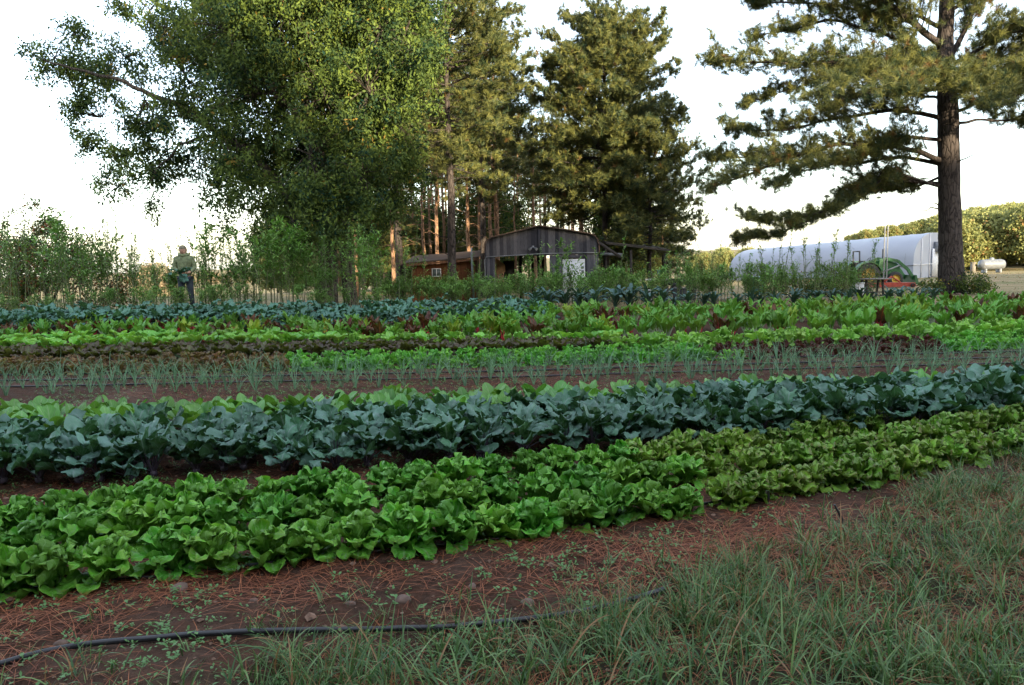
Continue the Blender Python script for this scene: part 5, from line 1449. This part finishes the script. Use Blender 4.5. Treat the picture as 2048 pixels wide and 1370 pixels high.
def blades(n, sampler, Lr, wr, name, label, tuftk=9, dry=.12, lean=(5, 95), segs=5, mat='grass'):
    X, Y, dens = sampler(n)
    k = tuftk; X = np.repeat(X, k) + rng.normal(0, .018, len(X) * k); Y = np.repeat(Y, k) + rng.normal(0, .018, len(Y) * k); n = len(X)
    taz = np.repeat(rng.uniform(0, 6.28, n // k), k); az = taz * .0 + rng.uniform(0, 6.28, n)
    az = np.where(rng.random(n) < .5, taz + rng.normal(0, .5, n), az)
    ts = np.repeat(rng.uniform(.55, 1.2, n // k), k)
    L = rng.uniform(*Lr, n) * ts; w = rng.uniform(*wr, n)
    a0 = np.radians(rng.uniform(50, 88, n)); ln = np.radians(rng.uniform(*lean, n))
    u = np.linspace(0, 1, segs + 1); th = a0[:, None] - ln[:, None] * u[None, :] ** 1.4
    ds = (L / segs)[:, None]
    h = np.concatenate([np.zeros((n, 1)), np.cumsum(np.cos(th[:, 1:]) * ds, 1)], 1); z = np.concatenate([np.zeros((n, 1)), np.cumsum(np.sin(th[:, 1:]) * ds, 1)], 1)
    g0 = gz(X, Y) - .004
    px = X[:, None] + np.cos(az)[:, None] * h; py = Y[:, None] + np.sin(az)[:, None] * h; pz = g0[:, None] + np.maximum(z, .004)
    tw = rng.normal(0, .6, n)[:, None] * u[None, :]
    sx = -np.sin(az)[:, None] * np.cos(tw); sy = np.cos(az)[:, None] * np.cos(tw); sz = np.sin(tw)
    ww = w[:, None] * np.clip(1.0 - u[None, :] ** 2.5, .04, 1) * (.55 + .45 * np.minimum(1, u[None, :] * 4))
    A = np.stack([px - sx * ww, py - sy * ww, pz - sz * ww], -1); B = np.stack([px + sx * ww, py + sy * ww, pz + sz * ww], -1)
    V = np.stack([A, B], 2).reshape(n, -1, 3).reshape(-1, 3); m2 = 2 * (segs + 1)
    i = np.arange(n)[:, None, None] * m2; j = np.arange(segs)[None, :, None] * 2
    f = (i + j + np.array([0, 1, 3, 2])[None, None, :]).reshape(-1, 4)
    au = (rng.random(n) < dry).astype(float); t = np.clip(rng.normal(.45, .28, n), 0, 1)
    col = np.repeat(np.stack([t, au, np.zeros(n)], -1), m2, 0)
    mb = MB(); mb.add(V, f, 0, col); o = mb.obj(name, M[mat]); tag(o, label, 'grass', kind='stuff')

def smp_grass(n):
    X = rng.uniform(-2.6, 7.5, n * 5); Y = rng.uniform(1.85, 9, n * 5)
    gn = grassness(X, Y); d = ss(-.12, .45, gn) * (.30 + .9 * ss(.42, .58, fbm(X, Y, 1.7, 33)))
    d = np.maximum(d, .05 * ss(-.8, -.1, gn))
    k = rng.random(len(X)) < d; return X[k][:n], Y[k][:n], None
blades(6600, smp_grass, (.06, .22), (.0019, .0042), 'grass', 'long blue-green grass tufts in the lower right foreground', 8, .10)
def smp_front(n):
    P = [ground(random.uniform(460, 2040), random.uniform(1310, 1420))[:2] for _ in range(n)]; P = np.array(P); return P[:, 0], P[:, 1], None
blades(110, smp_front, (.16, .34), (.003, .0052), 'broad_grass', 'broad pale grass blades along the bottom edge near the pipe', 4, .04, (15, 110), 7)
blades(9000, smp_grass, (.05, .16), (.0010, .0022), 'short_grass', 'fine short mixed green and dry grass under the long tufts', 10, .38, (20, 120), 3)
def smp_far(n):
    X = rng.uniform(-10, 60, n * 4); Y = rng.uniform(24, 75, n * 4)
    d = ss(.40, .6, fbm(X, Y, .25, 41)) * .9 + .1
    k = rng.random(len(X)) < d * .5; return X[k][:n], Y[k][:n], None
blades(7000, smp_far, (.05, .14), (.006, .012), 'field_grass', 'dry pale field grass beyond the garden', 5, .55, (20, 100), 2)

def weeds():
    mb = MB(); n = 0
    protos = []
    for v in range(10):
        m_ = MB()
        for k in range(random.randint(4, 9)):
            a = U_(0, 6.28); el = U_(5, 60); rr = U_(.0, .02)
            leaf(m_, U_(.012, .028), U_(.005, .010), a, el, el - 30, 'ovate', 2, 2, .1, 0, 3, 0, 0, (rr * math.cos(a * 2), rr * math.sin(a * 2), U_(.004, .03)), .002)
        protos.append(m_)
    X = rng.uniform(-6, 9, 42000); Y = rng.uniform(2.2, 13, 42000)
    fy = front_y(X); d = .22 + .75 * ss(.42, .62, fbm(X, Y, 1.8, 51)); d = np.where(Y > fy, d * .8, d)
    k = rng.random(42000) < d * .8
    for x, y in zip(X[k], Y[k]):
        q = random.choice(protos); s = random.uniform(.55, 1.35); a = random.uniform(0, 6.28); c, s_ = math.cos(a), math.sin(a)
        z = float(gz(x, y))
        V = np.concatenate(q.v) * s; V = np.stack([c * V[:, 0] - s_ * V[:, 1] + x, s_ * V[:, 0] + c * V[:, 1] + y, V[:, 2] + z], -1)
        F_ = np.concatenate([f for f, _ in q.f[4]]); cc = np.concatenate(q.c)[:, :3]
        mb.add(V, F_, 0, cc)
    o = mb.obj('weeds', M['weed']); tag(o, 'tiny grey-green weed seedlings dotted over the bare soil', 'weeds', kind='stuff')
weeds()

def clods():
    """loose crumbs of soil"""
    n = 16000; X = rng.uniform(-6, 9, n); Y = rng.uniform(2.1, 13, n); r = rng.uniform(.003, .011, n) * (1 + (rng.random(n) < .06) * 1.6)
    ico = np.array([[1, 0, 0], [0, 1, 0], [-1, 0, 0], [0, -1, 0], [0, 0, .7], [.0, 0, -.7], [.7, .7, .2], [-.7, -.6, .3]])
    F_ = np.array([[0, 6, 4], [6, 1, 4], [1, 2, 4], [2, 7, 4], [7, 3, 4], [3, 0, 4], [0, 5, 6], [6, 5, 1], [1, 5, 2], [2, 5, 7], [7, 5, 3], [3, 5, 0]])
    V = ico[None] * r[:, None, None] * rng.uniform(.6, 1.3, (n, 8, 3)) + np.stack([X, Y, gz(X, Y) + r * .2], -1)[:, None, :]
    f = (F_[None] + np.arange(n)[:, None, None] * 8).reshape(-1, 3)
    mb = MB(); mb.add(V.reshape(-1, 3), f); o = mb.obj('gravel', plain('soil_crumbs', (.16, .095, .065), .95, nz=(40, .6)), smooth=False); tag(o, 'loose crumbs of reddish soil and grit on the bed paths', 'soil crumbs', kind='stuff')
clods()

# ------------------------------------------------------------------ the person
def skin_obj(name, verts, edges, radii, mat, parent, root=0, sub=2):
    me = bpy.data.meshes.new(name); me.from_pydata(verts, edges, []); o = bpy.data.objects.new(name, me); C.objects.link(o)
    sk = o.modifiers.new('skin', 'SKIN'); sk.use_smooth_shade = True
    for i, r_ in enumerate(radii):
        s = me.skin_vertices[0].data[i]; s.radius = r_ if isinstance(r_, tuple) else (r_, r_); s.use_root = (i == root)
    if sub: mo = o.modifiers.new('sub', 'SUBSURF'); mo.levels = sub; mo.render_levels = sub
    me.materials.append(mat); o.parent = parent
    return o
def person():
    Yq = 22.3; c = atx(371, Yq)
    head_top = at(369, 493, Yq)[2]; Hh = head_top - c[2]; k = Hh / 1.74
    e = empty('person', c, R(12)); e.scale = (k, k, k)
    tag(e, 'person in a hooded olive jacket and dark trousers holding a bunch of leaves', 'person')
    skin = plain('skin', (.42, .24, .17), .6); jac = plain('olive_jacket', (.16, .19, .10), .9, nz=(14, .45), bmp=(12, .5, .02)); trou = plain('dark_trousers', (.03, .04, .055), .85)
    cap = plain('mottled_cap', (.17, .15, .10), .9, nz=(20, .5)); hair = plain('dark_hair', (.03, .022, .016), .8)
    # body: pelvis 0
    V = [(0, 0, .95), (0, 0, 1.12), (0, -.02, 1.30), (0, -.03, 1.44), (0, -.05, 1.51), (0, -.075, 1.57), (0, -.09, 1.63), (0, -.09, 1.69), (0, -.085, 1.735),
         (-.19, -.03, 1.42), (-.24, -.02, 1.16), (-.10, -.25, 1.07), (-.06, -.30, 1.06),
         (.19, -.03, 1.42), (.25, -.02, 1.16), (.14, -.25, 1.06), (.09, -.31, 1.04),
         (-.10, 0, .90), (-.12, -.02, .50), (-.13, .02, .09), (-.14, -.12, .04),
         (.10, 0, .90), (.12, -.03, .50), (.14, .01, .09), (.16, -.13, .04)]
    E = [(0, 1), (1, 2), (2, 3), (3, 4), (4, 5), (5, 6), (6, 7), (7, 8), (3, 9), (9, 10), (10, 11), (11, 12), (3, 13), (13, 14), (14, 15), (15, 16), (0, 17), (17, 18), (18, 19), (19, 20), (0, 21), (21, 22), (22, 23), (23, 24)]
    Rd = [(.16, .11), (.14, .10), (.16, .11), (.12, .09), (.06, .06), (.085, .09), (.098, .115), (.10, .12), (.07, .085), .055, .043, .032, .028, .055, .043, .032, .028, .085, .06, .042, .035, .085, .06, .042, .035]
    body = skin_obj('body', V, E, Rd, skin, e)
    # hands: a palm with five finger chains each, closed round the bunch
    for (hx, hy, hz, s) in ((-.05, -.32, 1.055, 1), (.08, -.33, 1.035, -1)):
        HV = [(hx, hy, hz), (hx + .02 * s, hy - .04, hz)]; HE = [(0, 1)]; HR = [(.03, .016), (.034, .014)]
        for f in range(4):
            z0 = hz + .028 - f * .018; L = (.045, .052, .048, .038)[f]
            b = len(HV); HV += [(hx + .03 * s, hy - .06, z0), (hx + .04 * s, hy - .06 - L * .5, z0), (hx + .07 * s, hy - .06 - L * .6, z0 - .004), (hx + .085 * s, hy - .05 - L * .2, z0 - .006)]
            HE += [(1, b), (b, b + 1), (b + 1, b + 2), (b + 2, b + 3)]; HR += [.009, .009, .008, .007]
        b = len(HV); HV += [(hx + .01 * s, hy - .02, hz + .04), (hx + .04 * s, hy - .05, hz + .055), (hx + .065 * s, hy - .055, hz + .05)]; HE += [(0, b), (b, b + 1), (b + 1, b + 2)]; HR += [.012, .010, .008]
        skin_obj('hand', HV, HE, HR, skin, e, 0, 1)
    # jacket over trunk and arms
    JV = [(0, 0, .90), (0, 0, 1.10), (0, -.02, 1.30), (0, -.03, 1.43), (0, -.05, 1.50), (-.19, -.03, 1.42), (-.245, -.02, 1.16), (-.12, -.22, 1.075), (.19, -.03, 1.42), (.255, -.02, 1.16), (.155, -.22, 1.07)]
    JE = [(0, 1), (1, 2), (2, 3), (3, 4), (3, 5), (5, 6), (6, 7), (3, 8), (8, 9), (9, 10)]
    skin_obj('jacket', JV, JE, [(.20, .14), (.185, .13), (.20, .14), (.15, .12), (.085, .08), .085, .07, .055, .085, .07, .055], jac, e)
    TV = [(0, 0, .97), (-.10, 0, .88), (-.12, -.02, .50), (-.13, .02, .10), (.10, 0, .88), (.12, -.03, .50), (.14, .01, .10)]
    skin_obj('trousers', TV, [(0, 1), (1, 2), (2, 3), (0, 4), (4, 5), (5, 6)], [(.17, .125), .105, .08, .065, .105, .08, .065], trou, e)
    for s in (-1, 1): skin_obj('boot', [(s * .135, .04, .06), (s * .14, -.05, .05), (s * .15, -.16, .04)], [(0, 1), (1, 2)], [.055, .05, .042], plain('boot_leather', (.04, .03, .02), .6), e)
    # face: nose, ears, eyes, mouth; cap and hair
    skin_obj('nose', [(0, -.175, 1.655), (0, -.195, 1.63)], [(0, 1)], [.012, .014], skin, e, 0, 1)
    for s in (-1, 1):
        skin_obj('ear', [(s * .088, -.085, 1.655), (s * .094, -.08, 1.625)], [(0, 1)], [.016, .011], skin, e, 0, 1)
        mb = MB(); tube(mb, [[s * .033, -.168, 1.66], [s * .033, -.178, 1.66]], [.012, .006], 8); mb.obj('eye', hair, e)
    mb = MB(); tube(mb, [[-.025, -.172, 1.603], [0, -.182, 1.6], [.025, -.172, 1.603]], .006, 6); mb.obj('mouth', plain('lips', (.3, .12, .1), .5), e)
    def ell(name, c_, r_, z0, z1, mat_, fold=.04):
        mb = MB(); V = []; n = 20; ts = np.linspace(z0, z1, 9)
        for t in ts:
            q = math.sqrt(max(0, 1 - t * t))
            for j in range(n):
                a = 2 * math.pi * j / n; k_ = 1 + fold * math.sin(5 * a + t * 6)
                V.append((c_[0] + r_[0] * q * k_ * math.cos(a), c_[1] + r_[1] * q * k_ * math.sin(a), c_[2] + r_[2] * t))
        f = [[i * n + j, i * n + (j + 1) % n, (i + 1) * n + (j + 1) % n, (i + 1) * n + j] for i in range(8) for j in range(n)]
        mb.add(V, f); mb.obj(name, mat_, e)
    ell('hood', (0, -.03, 1.52), (.145, .125, .085), -.9, .75, jac, .06)
    ell('cap', (0, -.085, 1.665), (.098, .118, .115), .12, 1.0, cap, .02)
    ell('hair', (0, -.045, 1.64), (.096, .085, .10), -.7, .4, hair, .03)
    # the bunch of leaves in the hands
    mb = MB(); w = c + np.array([.02, -.36, 0]) * k
    for i in range(14):
        a0 = U_(-70, 60); leaf(mb, U_(.22, .34), U_(.05, .08), U_(-2.6, .3), a0, a0 - U_(20, 60), 'ovate', 8, 6, .1, .03, 5, .15, U_(-.4, .4), (.02, 0, 1.03), .02, 1.2, crump=.02)
    o = mb.obj('leaf_bunch', M['kale']); o.location = tuple(w); o.scale = (k, k, k); tag(o, 'bunch of picked kale leaves held by the person', 'leaf bunch')
person()
